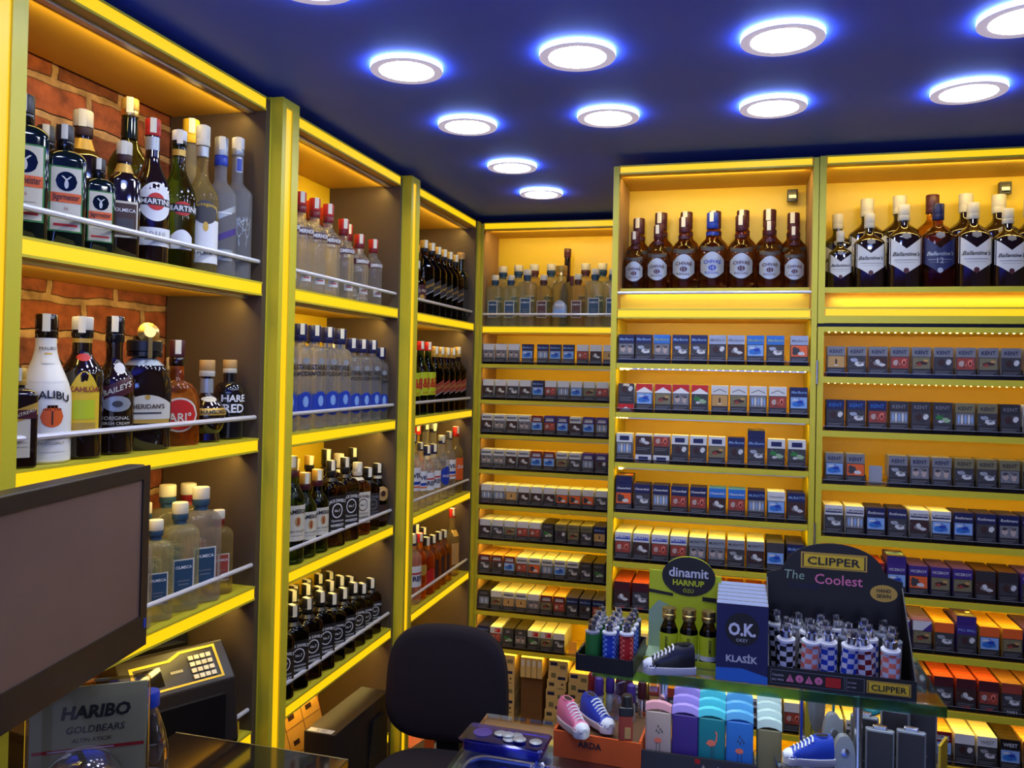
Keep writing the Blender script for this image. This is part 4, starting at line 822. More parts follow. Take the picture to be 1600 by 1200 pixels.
for i in range(4):
    o = link('cigarette_carton', MB().box(-.048, .048, 0, .19, 0, .0535, 'card_brown').mesh('cigarette_carton')); o.location = (.272, .03, .0305 + .054 * i); tag(o, 'dark brown carton under the upright ones, %s from bottom' % ORD[i], 'carton', 'dark cartons under the upright ones')
# low boxes in the cabinet next to the corner
def small_box(nm, label, x, y, z, sx, sy, sz, m, front, rz=62, txt=None):
    mb = MB().box(-sx / 2, sx / 2, -sy / 2, sy / 2, 0, sz, m, front=front)
    mb.box(-sx * .3, sx * .3, -sy / 2 - .0005, -sy / 2, sz * .3, sz * .5, 'dark_grey')
    if txt: mb.text(txt, sx * .6, lambda a, b: (a, -sy / 2 - .001, sz * .7 + b), 'cream')
    o = mb.obj(nm); o.location = (x, y, z); o.rotation_euler = (0, 0, math.radians(rz)); return tag(o, label, 'box', 'small boxes on the fifth shelf of the corner-side cabinet')
for i, (y, m, f, h) in enumerate(((-.66, 'paper', 'paper', .03), (-.55, 'cream', 'paper', .075), (-.42, 'brown', 'brown', .085), (-.33, 'khaki', 'khaki', .085), (-.22, 'cream', 'cream', .085))):
    small_box('cigar_box', ('flat pale box nearest the glowing post', 'tall cream box with grey print', 'dark brown lettered box', 'olive box beside the dark brown box', 'cream box deepest by the corner')[i] + ', fifth corner-side shelf', -.10, y, LZ[4] + .0005 if i < 0 else LZ[4] + .0005, .10 if i < 2 else .07, .12, h, m, f, 80, 'LUXE' if i == 2 else None)
for i in range(6):
    small_box('cigar_box', '%s snack box along the floor shelf behind the chair' % ORD[i], -.08, -.68 + .105 * i, .0605, .09, .13, .10 + .02 * (i % 2), ('cream', 'rust', 'card_brown')[i % 3], ('cream', 'tan', 'orange')[i % 3], 75)

# ------------------------------------------------------------------ office chair
t = thing('office_chair', 'low black fabric office chair standing before the corner shelves', 'chair', (.30, -1.24, 0), 4)
def cushion(cx, cy, cz, w, h, th, n, face, m, nm, bow=0, parent=None):
    mb = MB(); rings = []
    for d, k in ((-.5, .80), (-.42, .91), (-.28, .975), (0, 1.0), (.28, .975), (.42, .91), (.5, .80)):
        r = []
        for j in range(48):
            a = 2 * math.pi * j / 48; c, q = math.cos(a), math.sin(a)
            u = w * (k + (1 - k) * .1) * math.copysign(abs(c) ** (2 / n), c); v = h * (k + (1 - k) * .1) * math.copysign(abs(q) ** (2 / n), q)
            if face == 'y': u *= 1 + .05 * (-v / h); r.append((cx + u, cy + d * th + bow * (u / w) ** 2 * -.02, cz + v))
            else: r.append((cx + u, cy + v, cz + d * th))
        rings.append(r)
    if face == 'y': rings = rings[::-1]
    return mb.loft(rings, m).mesh(nm)
link('backrest', cushion(0, .10, .645, .190, .175, .07, 3.3, 'y', 'fabric_dark', 'backrest', 1), t)
link('seat', cushion(.02, -.13, .425, .195, .215, .075, 3.2, 'z', 'fabric_dark', 'seat'), t)
MB().tube([(0, .145, .62), (0, .15, .50), (0, .12, .42), (0, .02, .375)], .019, 'black').box(-.035, .035, .10, .155, .43, .56, 'black').obj('back_support', t)
MB().lathe([(.10, .03), (.24, .028), (.25, .02), (.385, .02)], 'black', 0, -.13, 16).obj('gas_column', t)
for i in range(5):
    a = 2 * math.pi * i / 5; c, s_ = math.cos(a), math.sin(a)
    g = MB().tube([(0, -.13, .12), (.24 * c, -.13 + .24 * s_, .075)], .018, 'black').obj('base_leg', t)
    MB().tube([(.25 * c - .02 * s_, -.13 + .25 * s_ + .02 * c, .030), (.25 * c + .02 * s_, -.13 + .25 * s_ - .02 * c, .030)], .029, 'off_black', 14).obj('caster', g)

# ------------------------------------------------------------------ cash desk, monitor, sweets box, water bottle
t = thing('cash_desk', 'glossy black cash desk top in the near corner before the bottle cabinets', 'desk', (0, 0, 0))
MB().box(.035, .42, -3.15, -2.075, .822, .85, 'black_gloss').obj('desk_top', t, .002)
MB().box(.036, .419, -2.0765, -2.0745, .8465, .8505, 'steel').obj('edge_trim', t)
MB().box(.06, .40, -3.12, -2.12, 0, .822, 'black').obj('desk_body', t)
t = thing('monitor', 'dark flat-screen monitor seen at an angle before the brick-backed cabinet', 'monitor', (.242, -2.622, .8505), 100.7)
# local: x to the side, -y toward the viewer of the screen
W2, z0, z1 = .255, .288, .582
MB().rbox(-W2, W2, 0, .035, z0, z1, .012, 'plastic_dark').obj('housing', t)
bz = MB(); bb = .022
bz.box(-W2 + .002, W2 - .002, -.004, 0, z0 + .001, z0 + .052, 'plastic_dark').box(-W2 + .002, W2 - .002, -.004, 0, z1 - bb, z1 - .001, 'plastic_dark').box(-W2 + .002, -W2 + bb, -.004, 0, z0 + .052, z1 - bb, 'plastic_dark').box(W2 - bb, W2 - .002, -.004, 0, z0 + .052, z1 - bb, 'plastic_dark')
bz.text('NEC', .022, lambda x, y: (x + .02, -.0045, z0 + .027 + y), 'dark_grey').obj('bezel', t)
MB().box(-W2 + bb, W2 - bb, -.0012, -.0005, z0 + .052, z1 - bb, 'screen').obj('screen_panel', t)
MB().box(W2 - .012, W2 - .006, -.0048, -.004, z0 + .03, z0 + .045, 'blue').obj('power_button', t)
MB().rbox(-.17, -.10, .04, .06, .02, z0 + .1, .005, 'plastic_dark').obj('stand_neck', t)
MB().rbox(-.235, -.035, -.06, .10, 0, .018, .02, 'plastic_dark').obj('stand_foot', t)

t = thing('sweets_box', 'clear domed sweets box with printed card under the monitor', 'sweets box', (.185, -2.485, .8505), 34)
cd = MB().rbox(-.075, .085, .0, .004, 0, .26, .0015, 'card_khaki')
cd.obj('printed_card', t)
pr = MB(); f3 = lambda ox, oz: (lambda x, y: (x + ox, -.0016, y + oz))
pr.text('HARIBO', .095, f3(.015, .222), 'black', bold=.04, shear=.15); pr.text('GOLDBEARS', .080, f3(.015, .196), 'off_black', bold=.01, shear=.15); pr.text('ALTIN AYICIK', .055, f3(.010, .180), 'brown', shear=.1)
pr.poly([(-.07, -.001, .164), (.082, -.001, .164), (.082, -.001, .169), (-.07, -.001, .169)], 'red').poly([(-.05, -.0013, .1655), (.04, -.0013, .1655), (.04, -.0013, .1675), (-.05, -.0013, .1675)], 'paper')
pr.obj('lettering', t)
MB().rbox(-.080, .090, -.010, .010, 0, .268, .010, 'blister').obj('clear_shell', t)
MB().lathe([(0, .058), (.015, .057), (.035, .050), (.050, .036), (.058, .018), (.060, .002)], 'blister', N=28).xf(Matrix.Translation((0, -.010, .112)) @ Matrix.Rotation(math.radians(90), 4, 'X')).obj('dome', t)
sw = MB(); rr = random.Random(3)
for i in range(26):
    x, z = rr.uniform(-.040, .040), rr.uniform(.070, .125)
    s_ = rr.uniform(.006, .009); sw.rbox(x - s_, x + s_, -.035 - rr.random() * .015, -.022, z, z + .016, .004, rr.choice(('gold_label', 'yellow', 'cream', 'orange')))
g = sw.obj('sweets', t); g['kind'] = 'stuff'
t = thing('water_bottle', 'clear water bottle with blue cap beside the sweets box', 'bottle', (.232, -2.405, .8505))
MB().lathe([(0, .028), (.003, .032), (.05, .032), (.055, .030), (.06, .032), (.10, .032), (.14, .031), (.165, .026), (.19, .018), (.203, .0135), (.222, .0132)], 'bottle_pet', N=24).obj('bottle_body', t)
MB().lathe([(.003, .0295), (.095, .0305)], 'g_bluish', N=24).obj('water', t)
MB().lathe([(.206, .0165), (.208, .017), (.226, .017), (.229, .0155)], 'blue', N=24).obj('cap', t)
# banknote counter on the fourth shelf of the brick-backed cabinet
t = thing('banknote_counter', 'dark banknote counting machine with yellow-framed keypad on fourth brick shelf', 'counting machine', (-.115, -1.905, LZ[3] + .0005), 62)
body = MB(); prof = [(-.085, 0), (.10, 0), (.10, .16), (.06, .215), (-.005, .235), (-.075, .165), (-.095, .03)]
body.loft([[(x, p[0], p[1]) for p in prof[::-1]] for x in (-.125, -.118, .118, .125)], 'plastic_dark', sm=False); body.obj('housing', t, .004)
n_ = Vector((0, -.707, .707)); 
def onface(x, v, d=.0015):
    a, b = Vector((0, -.075, .165)), Vector((0, -.005, .235)); p = a + (b - a) * v; return (x, p.y - .707 * d, p.z + .707 * d)
fr = MB(); P = [(-.10, .08), (.10, .08), (.10, .92), (.015, .92), (-.015, .78), (-.10, .78)]; Q = [(-.093, .13), (.094, .13), (.094, .86), (.018, .86), (-.010, .72), (-.093, .72)]
for i in range(6):
    j = (i + 1) % 6; fr.poly([onface(*P[i]), onface(*P[j]), onface(*Q[j]), onface(*Q[i])], 'yellow')
fr.obj('panel_frame', t)
MB().poly([onface(-.088, .2), onface(-.035, .2), onface(-.035, .66), onface(-.088, .66)], 'black_gloss').obj('display', t)
kb = MB()
for r in range(4):
    for c in range(4): x, v = .036 + .014 * c, .22 + .155 * r; kb.box(x - .0055, x + .0055, -.005, .005, 0, .003, 'cream').xf(Matrix.Translation(onface(x, v)) @ Matrix.Rotation(math.radians(45), 4, 'X') @ Matrix.Translation((-x, 0, 0)), len(kb.v) - 8)
kb.text('88888', .028, lambda x, y: onface(x - .002, .45 + y * 8, .002), 'cream'); kb.obj('keypad', t)
MB().box(-.085, .09, -.097, -.085, .03, .14, 'black_gloss').obj('note_window', t)
MB().box(-.10, .10, .035, .045, .19, .30, 'black_gloss').xf(Matrix.Translation((0, .03, 0)) @ Matrix.Rotation(-.25, 4, 'X')).obj('note_hopper', t)
MB().box(-.11, .11, -.16, -.09, 0, .008, 'black').obj('note_tray', t)
t = thing('plastic_block', 'small yellow plastic block at the end of the fourth brick shelf', 'block', (-.045, -1.775, LZ[3] + .0005), 60)
MB().rbox(-.02, .02, -.02, .02, 0, .030, .003, 'yellow').obj('block', t)
t = thing('storage_box', 'flat dark box lying behind the banknote counter on the brick shelf', 'box', (-.14, -2.20, LZ[3] + .0005), 80)
MB().rbox(-.10, .10, -.07, .07, 0, .20, .004, 'off_black').obj('box_body', t); MB().rbox(-.104, .104, -.074, .074, .20, .215, .004, 'black').obj('lid', t)
# long dark box and printed carton by the vodka cabinet
t = thing('document_printer', 'long dark box-shaped printer with a pale label in front of the vodka cabinet', 'printer', (.020, -1.440, .0), -2)
MB().rbox(-.048, .048, .0, .34, .33, .580, .004, 'plastic_dark').obj('housing', t)
MB().box(-.040, .036, .004, .026, .580, .5806, 'cream').text('S 00', .03, lambda x, y: (x, .015 + y, .5810), 'dark_grey').obj('label', t)
MB().box(-.045, .045, .02, .32, 0, .33, 'dark_panel').obj('pedestal', t)
t = thing('plastic_bag_holder', 'thin black plastic flap standing beside the long dark printer', 'holder', (.075, -1.245, 0), 0)
MB().loft([[(-.003, .0, .0), (.003, 0, 0), (.003, .10, 0), (-.003, .10, 0)], [(-.003, .01, .42), (.003, .01, .42), (.003, .10, .42), (-.003, .10, .42)], [(.005, .02, .53), (.011, .02, .53), (.011, .10, .53), (.005, .10, .53)]], 'black', sm=False).obj('flap', t)
MB().box(-.03, .03, -.01, .12, 0, .01, 'black').obj('foot', t)
t = thing('ticket_carton', 'tilted amber carton printed with panels, under the square whiskey shelf', 'carton', (-.085, -1.36, LZ[4] + .0005), 64)
c = MB().box(-.12, .12, 0, .045, 0, .25, 'amber_print'); c.box(.12, .1215, 0, .045, 0, .25, 'orange')
for i in range(4):
    c.box(-.12 + .06 * i, -.1185 + .06 * i, -.0008, 0, 0, .25, 'card_brown')
    for j in range(3):
        c.box(-.105 + .06 * i, -.085 + .06 * i, -.0008, 0, .03 + .08 * j, .045 + .08 * j, 'brown'); c.box(-.12, .12, -.0007, 0, .0 + .083 * j, .0012 + .083 * j, 'card_brown')
c.xf(Matrix.Rotation(math.radians(-16), 4, 'Y') @ Matrix.Translation((0, 0, 0))); zmin = min(v[2] for v in c.v); c.xf(Matrix.Translation((0, 0, -zmin))); c.obj('printed_box', t)
# ------------------------------------------------------------------ glass counter with upper shelf
t = thing('glass_counter', 'glass display counter with a raised green-edged glass shelf', 'counter', (0, 0, 0))
MB().box(.63, 1.56, -2.75, -1.86, .868, .880, 'sheet_glass').obj('counter_glass', t)
MB().box(.66, 1.53, -2.72, -1.88, 0, .862, 'off_black').box(.63, 1.56, -2.75, -1.86, .862, .868, 'steel').obj('counter_base', t)
MB().box(.90, 1.428, -2.164, -1.945, 1.098, 1.112, 'sheet_glass').obj('glass_shelf', t)
MB().box(.90, 1.428, -2.1665, -2.164, 1.097, 1.1125, 'glass_edge').box(1.428, 1.430, -2.1665, -1.945, 1.097, 1.1125, 'glass_edge').obj('shelf_edge', t)
for x in (1.00, 1.335): MB().lathe([(.880, .014), (.884, .014), (.885, .008), (1.085, .008), (1.086, .012), (1.0975, .012)], 'chrome', x, -1.965, 16).obj('shelf_post', t)
for x in (1.00,): MB().box(x - .006, x + .006, -2.172, -2.160, 1.085, 1.128, 'acrylic').obj('edge_clip', t)

led(1.16, -2.06, 1.094, .50, .55, 'B', (.75, .85, 1.0), 0)
# lighter with a printed sleeve
def lighter_meshes(kind_):
    sl = MB(); r, h, N, R = .0135, .064, 16, 8
    if kind_[0] == 'check':
        for i in range(R):
            sl.loft([[(r * math.cos(2 * math.pi * j / N), r * .8 * math.sin(2 * math.pi * j / N), h * k / R) for j in range(N)] for k in (i, i + 1)], 'paper', False, i == R - 1)
            b = len(sl.m) - N - (1 if i == R - 1 else 0)
            for j in range(N):
                if (j // 2 + i) % 2: sl.m[b + j] = kind_[1]
    elif kind_[0] == 'dots':
        N = 16; R = 14
        for i in range(R):
            sl.loft([[(r * math.cos(2 * math.pi * j / N), r * .8 * math.sin(2 * math.pi * j / N), h * k / R) for j in range(N)] for k in (i, i + 1)], kind_[1], False, i == R - 1)
            b = len(sl.m) - N - (1 if i == R - 1 else 0)
            for j in range(N):
                if (j + i) % 2 and i % 2 == (j % 4 > 1): sl.m[b + j] = 'pale_blue' if kind_[1] == 'blue' else 'coral'
    else: sl.lathe([(0, r * .95), (.002, r), (h, r)], kind_[1], N=N)
    rim = MB().lathe([(h - .002, r * 1.03), (h + .0015, r * 1.03), (h + .0015, r * .8)], 'white' if kind_[0] != 'plain' else 'silver', N=16, c0=False)
    met = MB().lathe([(h, .0085), (h + .004, .009), (h + .015, .009), (h + .0155, .007)], 'chrome', 0, 0, 14)
    for sx in (-.0055, .0035): met.box(sx, sx + .002, -.004, .005, h + .013, h + .022, 'chrome')
    whl = MB().tube([(-.003, 0, h + .018), (.003, 0, h + .018)], .0048, 'dark_grey', 10)
    return [('sleeve', sl.mesh('sleeve')), ('sleeve_rim', rim.mesh('sleeve_rim')), ('metal_top', met.mesh('metal_top')), ('striker_wheel', whl.mesh('striker_wheel'))]
LT = {k: lighter_meshes(k) for k in (('check', 'black'), ('check', 'coral'), ('check', 'blue'), ('check', 'deep_red'), ('plain', 'green'), ('plain', 'dark_grey'), ('plain', 'cream'), ('dots', 'blue'), ('dots', 'red'))}
LN = {('check', 'black'): 'black-check', ('check', 'coral'): 'coral-check', ('check', 'blue'): 'blue-check', ('check', 'deep_red'): 'dark-red-check', ('plain', 'green'): 'plain green', ('plain', 'dark_grey'): 'dark', ('plain', 'cream'): 'cream', ('dots', 'blue'): 'blue dotted', ('dots', 'red'): 'red dotted'}
def lighter(k, loc, label, tilt=(0, 0), rz=0, sc=1, group=None):
    o = thing('pocket_lighter', label, 'lighter', loc, rz, group, sc); o.rotation_euler = (math.radians(tilt[0]), math.radians(tilt[1]), math.radians(rz))
    for n, me in LT[k]: link(n, me, o)
    return o
# arch-topped lighter display
t = thing('lighter_display', 'black arch-topped lighter display box with yellow name panels on glass shelf', 'display box', (1.2835, -2.1, 1.1125))
X0, X1, F, B_ = -.107, .107, -.055, .062
bk = MB(); arch = [(X0, 0), (X1, 0), (X1, .150), (.085, .156)] + [(.078 * math.cos(math.radians(a)), .160 + .046 * math.sin(math.radians(a))) for a in range(10, 171, 10)] + [(-.085, .156), (X0, .150)]
bk.loft([[(x, B_, z) for x, z in arch[::-1]], [(x, B_ - .003, z) for x, z in arch[::-1]]], 'black', sm=False); bk.obj('back_card', t)
MB().box(X0, X1, F, B_, 0, .003, 'black').obj('box_base', t)
MB().box(X0, X1, F - .002, F, 0, .030, 'black').obj('front_lip', t)
for sx in (X0, X1 - .002):
    m_ = MB(); m_.v += [(sx, F, 0), (sx, B_, 0), (sx, B_, .145), (sx, F, .030), (sx + .002, F, 0), (sx + .002, B_, 0), (sx + .002, B_, .145), (sx + .002, F, .030)]
    for q in ((0, 1, 2, 3), (7, 6, 5, 4), (0, 3, 7, 4), (3, 2, 6, 7), (2, 1, 5, 6), (1, 0, 4, 5)): m_.face(q, 'black')
    m_.obj('side_wall', t)
def sign(cx, cz, w, h, y, nm, parent=t):
    s_ = MB().box(cx - w / 2, cx + w / 2, y - .0008, y, cz - h / 2, cz + h / 2, 'gold_label')
    for a, m_ in ((.90, 'black'), (.86, 'lime')): s_.box(cx - w / 2 * (a + .05), cx + w / 2 * (a + .05), y - (.0012 if m_ == 'black' else .0016), y - .0008, cz - h / 2 * (a - .06), cz + h / 2 * (a - .06), m_ if m_ == 'black' else 'yellow')
    s_.text('CLIPPER', w * .80, lambda x, z: (cx + x, y - .0022, cz + z), 'black', h=h * .48, bold=.02); return s_.obj(nm, parent)
yb2 = B_ - .0032
sign(0, .176, .104, .027, yb2, 'name_panel'); sign(.068, .015, .062, .019, F - .0022, 'name_panel')
w_ = MB(); fy = lambda ox, oz, y, k=0: (lambda x, z: (x + ox, y - .001, z + oz + k * x))
w_.text('The', .032, fy(-.062, .150, yb2), 'pale_green', shear=.1); w_.text('Coolest', .075, fy(.008, .146, yb2), 'pink', bold=.01); w_.text('CONTEST', .050, fy(-.045, .132, yb2), 'navy')
w_.obj('slogan', t)
w_ = MB(); w_.poly([(.078 + .021 * math.cos(a * .314), yb2 - .0006, .130 + .014 * math.sin(a * .314)) for a in range(20)], 'gold_label')
w_.text('HAND', .022, fy(.078, .1345, yb2), 'black', bold=.03); w_.text('SEWN', .022, fy(.078, .1255, yb2), 'black', bold=.03); w_.obj('oval_badge', t)
w_ = MB()
def bx(x0, x1, z0, z1, m, d=.0024): w_.poly([(x0, F - d, z0), (x1, F - d, z0), (x1, F - d, z1), (x0, F - d, z1)], m)
bx(-.103, .006, .004, .0255, 'grey', .0022); bx(-.1022, .0052, .0048, .0247, 'black', .0024); bx(.008, .034, .004, .0255, 'grey', .0022); bx(.0088, .0332, .0048, .0247, 'black', .0024)
w_.text('Caution', .017, fy(-.092, .018, F - .002), 'paper'); w_.text('ISO 9994', .017, fy(-.092, .0105, F - .002), 'paper'); w_.text('Certified', .012, fy(.016, .018, F - .002), 'paper'); w_.text('EN 13869', .012, fy(.016, .011, F - .002), 'paper')
for i, x in enumerate((-.074, -.060, -.046, -.032)):
    if i % 2 == 0: w_.poly([(x - .006, F - .003, .009), (x + .006, F - .003, .009), (x, F - .003, .021)], 'pink')
    else: w_.poly([(x + .006 * math.cos(a), F - .003, .0148 + .006 * math.sin(a)) for a in [j * .524 for j in range(12)]], 'pink')
    w_.text('!', .0012, fy(x, .014, F - .003), 'black', h=.007)
bx(-.022, .000, .007, .022, 'red', .003); w_.obj('warning_print', t)
fr_ = [('check', 'black'), ('check', 'coral'), ('check', 'blue'), ('check', 'blue'), ('check', 'deep_red'), ('check', 'coral')]
fx = [1.205, 1.239, 1.267, 1.295, 1.322, 1.356]
sidep = ['nearest the sleeve box', 'second in the front row', 'third in the front row', 'fourth in the front row', 'fifth in the front row', 'at the far end of the front row']
for i in range(6):
    lighter(fr_[i], (fx[i], -2.133 + (0, 0, .004, -.004, 0, -.004)[i], 1.1165), '%s lighter, %s of the arch-topped display' % (LN[fr_[i]], sidep[i]), (6, (-1, 1, 0, 1, -4, 2)[i]), (0, 10, -5, 30, 0, -20)[i], 1.03, 'lighters in the arch-topped display')
for r in (1, 2):
    for i in range(6):
        k = (('plain', 'cream'), ('plain', 'dark_grey'), ('check', 'black'), ('plain', 'cream'), ('plain', 'dark_grey'), ('check', 'blue'))[(i + r) % 6]
        lighter(k, (1.200 + .032 * i + (0, .004, -.003)[r], -2.133 + .033 * r, 1.1165), '%s lighter, %s in the %s row of the arch-topped display' % (LN[k], ORD[i], ('', 'middle', 'back')[r]), (RND.uniform(-3, 3), RND.uniform(-5, 5)), RND.uniform(-40, 40), 1.05, 'lighters in the arch-topped display')
# small black tray of sleeved lighters
t = thing('lighter_tray', 'small black tray full of green, blue and red lighters on glass shelf', 'tray', (.927, -2.135, 1.1125), -4)
tr = MB().rbox(-.047, .047, -.058, .060, 0, .004, .006, 'black'); tr.box(-.047, .047, -.058, -.055, 0, .026, 'black').box(-.047, .047, .057, .060, 0, .030, 'black').box(-.047, -.044, -.058, .060, 0, .028, 'black').box(.044, .047, -.058, .060, 0, .028, 'black'); tr.obj('tray_body', t)
g = [[('plain', 'green'), ('dots', 'blue'), ('dots', 'red')], [('plain', 'green'), ('dots', 'blue'), ('dots', 'blue')], [('plain', 'green'), ('plain', 'green'), ('dots', 'blue')], [('plain', 'green'), ('plain', 'green'), ('plain', 'dark_grey')]]
for r in range(4):
    for c in range(3):
        k = g[r][c]; lighter(k, (.900 + .0275 * c + .001 * r, -2.172 + .0265 * r + .004 * c, 1.1172), '%s lighter in row %s of the black tray, column %s' % (LN[k], ('one', 'two', 'three', 'four')[r], ('one', 'two', 'three')[c]), (0, 0), RND.uniform(0, 60), .86, 'lighters in the small black tray')
# energy shot display card and bottles
t = thing('shot_display', 'yellow-green display card with black oval behind three small bottles', 'display card', (1.040, -2.085, 1.1125))
ca = MB(); out = [(-.062, 0), (.062, 0), (.062, .134), (.045, .135)] + [(.006 + .044 * math.cos(math.radians(a)), .132 + .033 * math.sin(math.radians(a))) for a in range(10, 171, 16)] + [(-.040, .137), (-.062, .137)]
ca.loft([[(x, .050, z) for x, z in out[::-1]], [(x, .047, z) for x, z in out[::-1]]], 'lime', sm=False); ca.obj('back_card', t)
ov = MB(); ov.poly([(.006 + .046 * math.cos(i * .2618), .0462, .130 + .034 * math.sin(i * .2618)) for i in range(24)], 'black')
ov.text('dinamit', .068, lambda x, z: (.006 + x, .0452, .137 + z), 'paper', bold=.02); ov.text('HARNUP', .054, lambda x, z: (.006 + x, .0452, .119 + z), 'lime', bold=.03); ov.text('\u00d6Z\u00dc', .018, lambda x, z: (.006 + x, .0452, .106 + z), 'lime')
ov.poly([(-.062, .0462, .098), (-.02, .0462, .094), (-.02, .0462, .099), (-.062, .0462, .104)], 'black').poly([(.030, .0462, .090), (.062, .0462, .088), (.062, .0462, .096), (.030, .0462, .097)], 'black')
ov.poly([(-.062, .0462, .002), (-.015, .0462, .002), (-.02, .0462, .075), (-.045, .0462, .085), (-.062, .0462, .065)], 'pale_green'); ov.obj('print', t)
MB().box(-.062, .062, -.030, .047, 0, .003, 'pale_green').box(-.062, .062, -.031, -.030, 0, .010, 'lime').obj('card_base', t)
shot = [('bottle_body', MB().lathe([(0, .0135), (.002, .0150), (.050, .0150), (.060, .011), (.064, .0095), (.074, .0095)], 'g_cola', N=20).mesh('bottle_body')), ('label', MB().lathe([(.006, .0153), (.014, .0153), (.046, .0153)], ['paper', 'lime'], N=20, c0=False, c1=False).text('DINAMIT', .026, lambda x, z: (z, -math.sqrt(.0158 ** 2 - z * z), .028 - x), 'black', bold=.02).mesh('label')), ('cap', MB().lathe([(.068, .0112), (.070, .0118), (.076, .0118), (.077, .011), (.080, .0118), (.086, .0115)], 'gold', N=20).mesh('cap'))]
for i, x in enumerate((1.018, 1.051, 1.083)):
    o = thing('shot_bottle', 'small yellow-labelled bottle with gold cap, %s' % ('nearest the lighter tray', 'middle of the three', 'nearest the blue sleeve box')[i], 'bottle', (x, -2.095, 1.1158), 12 * i - 12, 'three small shot bottles')
    for n, me in shot: link(n, me, o)
# blue boxes
cb = MB().box(-.0395, .0395, 0, .021, 0, .122, 'navy', top='silver')
for i in range(7): cb.box(-.038, .038, .001 + .003 * i, .0022 + .003 * i, .122, .1224, 'pale_blue' if i % 2 else 'paper')
cb.poly([(.026 * math.cos(i * .2094), -.0004, .083 + .026 * math.sin(i * .2094)) for i in range(30)], 'black'); cb.poly([(-.0395, -.0003, 0), (.0395, -.0003, 0), (.0395, -.0003, .012), (.0, -.0003, .022), (-.0395, -.0003, .020)], 'mid_blue')
cb.text('O.K.', .042, lambda x, z: (x, -.001, .083 + z), 'white', h=.019, bold=.04); cb.text('OKEY', .018, lambda x, z: (x, -.001, .066 + z), 'paper'); cb.text('KLAS\u0130K', .048, lambda x, z: (x, -.001, .038 + z), 'paper', bold=.03)
cbm = cb.mesh('sleeve_box')
for i in range(6):
    o = link('sleeve_box', cbm); o.location = (1.1365, -2.160 + .0235 * i, 1.1128 + .0002 * i); o.rotation_euler = (0, 0, 0)
    tag(o, 'navy box with round black badge, %s in the queue of six' % (('frontmost',) + tuple(ORD[1:6]))[i], 'box', 'navy boxes queued on the glass shelf')
# sneakers (novelty lighters)
def sneaker(label, loc, rz, m, sc=1):
    t = thing('sneaker_lighter', label, 'novelty shoe', loc, rz, 'sneaker-shaped lighters', sc)
    L_ = .088
    def hw(x): k = x / L_; return .0135 + .0035 * math.sin(math.pi * min(1, k * 1.25 + .1)) if k < .8 else .0165 * math.sqrt(max(.02, 1 - ((k - .8) / .2) ** 2))
    def outline(z, g=1): 
        xs_ = [L_ * i / 14 for i in range(15)]; return [(x, -hw(x) * g * (1 if 0 < i else .75), z) for i, x in enumerate(xs_)] + [(x, hw(x) * g * (1 if i < 14 else .75), z) for i, x in list(enumerate(xs_))[::-1]]
    MB().loft([outline(0, .95), outline(.002, 1.05), outline(.013, 1.08), outline(.0135, 1.0)], 'rubber_white').obj('sole', t)
    rings = []
    for i in range(15):
        k = i / 14; x = .002 + (L_ - .006) * k; w = hw(x) * .98
        h = .038 - .004 * k if k < .38 else .0365 - .028 * ((k - .38) / .62) ** .75
        if k > .9: h *= .8
        r = [(x, -w, .0125), (x, -w * 1.02, .0125 + h * .35), (x, -w * .8, .0125 + h * .75), (x, -w * .35, .0125 + h * (.97 if k < .4 else 1)), (x, 0, .0125 + h * (.80 if k < .32 else 1.0)), (x, w * .35, .0125 + h * (.97 if k < .4 else 1)), (x, w * .8, .0125 + h * .75), (x, w * 1.02, .0125 + h * .35), (x, w, .0125)]
        rings.append(r)
    MB().loft(rings, m).obj('upper', t)
    tc = []
    for k in (.80, .86, .92, .97, 1.0):
        x = L_ * k; w = hw(min(x, L_ * .985)) * 1.03; h = .0125 * math.sqrt(max(.02, 1 - ((k - .78) / .24) ** 2)) + .001
        tc.append([(x, w * math.cos(math.pi * j / 8) * -1, .0125 + h * math.sin(math.pi * j / 8)) for j in range(9)])
    MB().loft(tc, 'white').obj('toe_cap', t)
    MB().loft([[(.019 + .015 * math.cos(i * .3927), .0085 * math.sin(i * .3927), .0455 + z - .03 * .0) for i in range(16)] for z in (-.0025, .0035)], m).obj('collar', t)
    MB().poly([(.019 + .012 * math.cos(i * .3927), .0065 * math.sin(i * .3927), .0493) for i in range(16)], 'black').obj('opening', t)
    lc = MB()
    for i in range(6):
        x = .037 + .0062 * i; k = x / L_; z = .0125 + .0365 - .028 * max(0, (k - .38) / .62) ** .75 + .0012
        w = hw(x) * .62; lc.tube([(x - .002, -w, z - .0055), (x, -w * .4, z), (x + .001, 0, z + .0008), (x, w * .4, z), (x + .002, w, z - .0055)], .0015, 'white', 6)
    lc.obj('laces', t)
    return t
sneaker('black sneaker-shaped lighter on the glass shelf edge', (1.062, -2.140, 1.1125), 198, 'black', .95)
sneaker('pink sneaker-shaped lighter standing on the red display box', (.812, -1.962, .9305), -52, 'pink')
sneaker('royal blue sneaker-shaped lighter beside the pink one', (.850, -1.930, .9305), -48, 'blue')
sneaker('bright blue sneaker-shaped lighter on the counter beside the oval lighters', (1.288, -2.022, .945), 196, 'blue', .95)
t = thing('acrylic_riser', 'clear little riser under the bright blue sneaker', 'riser', (1.245, -2.03, .8805), 10)
MB().rbox(-.05, .05, -.022, .022, 0, .064, .004, 'acrylic').obj('block', t)
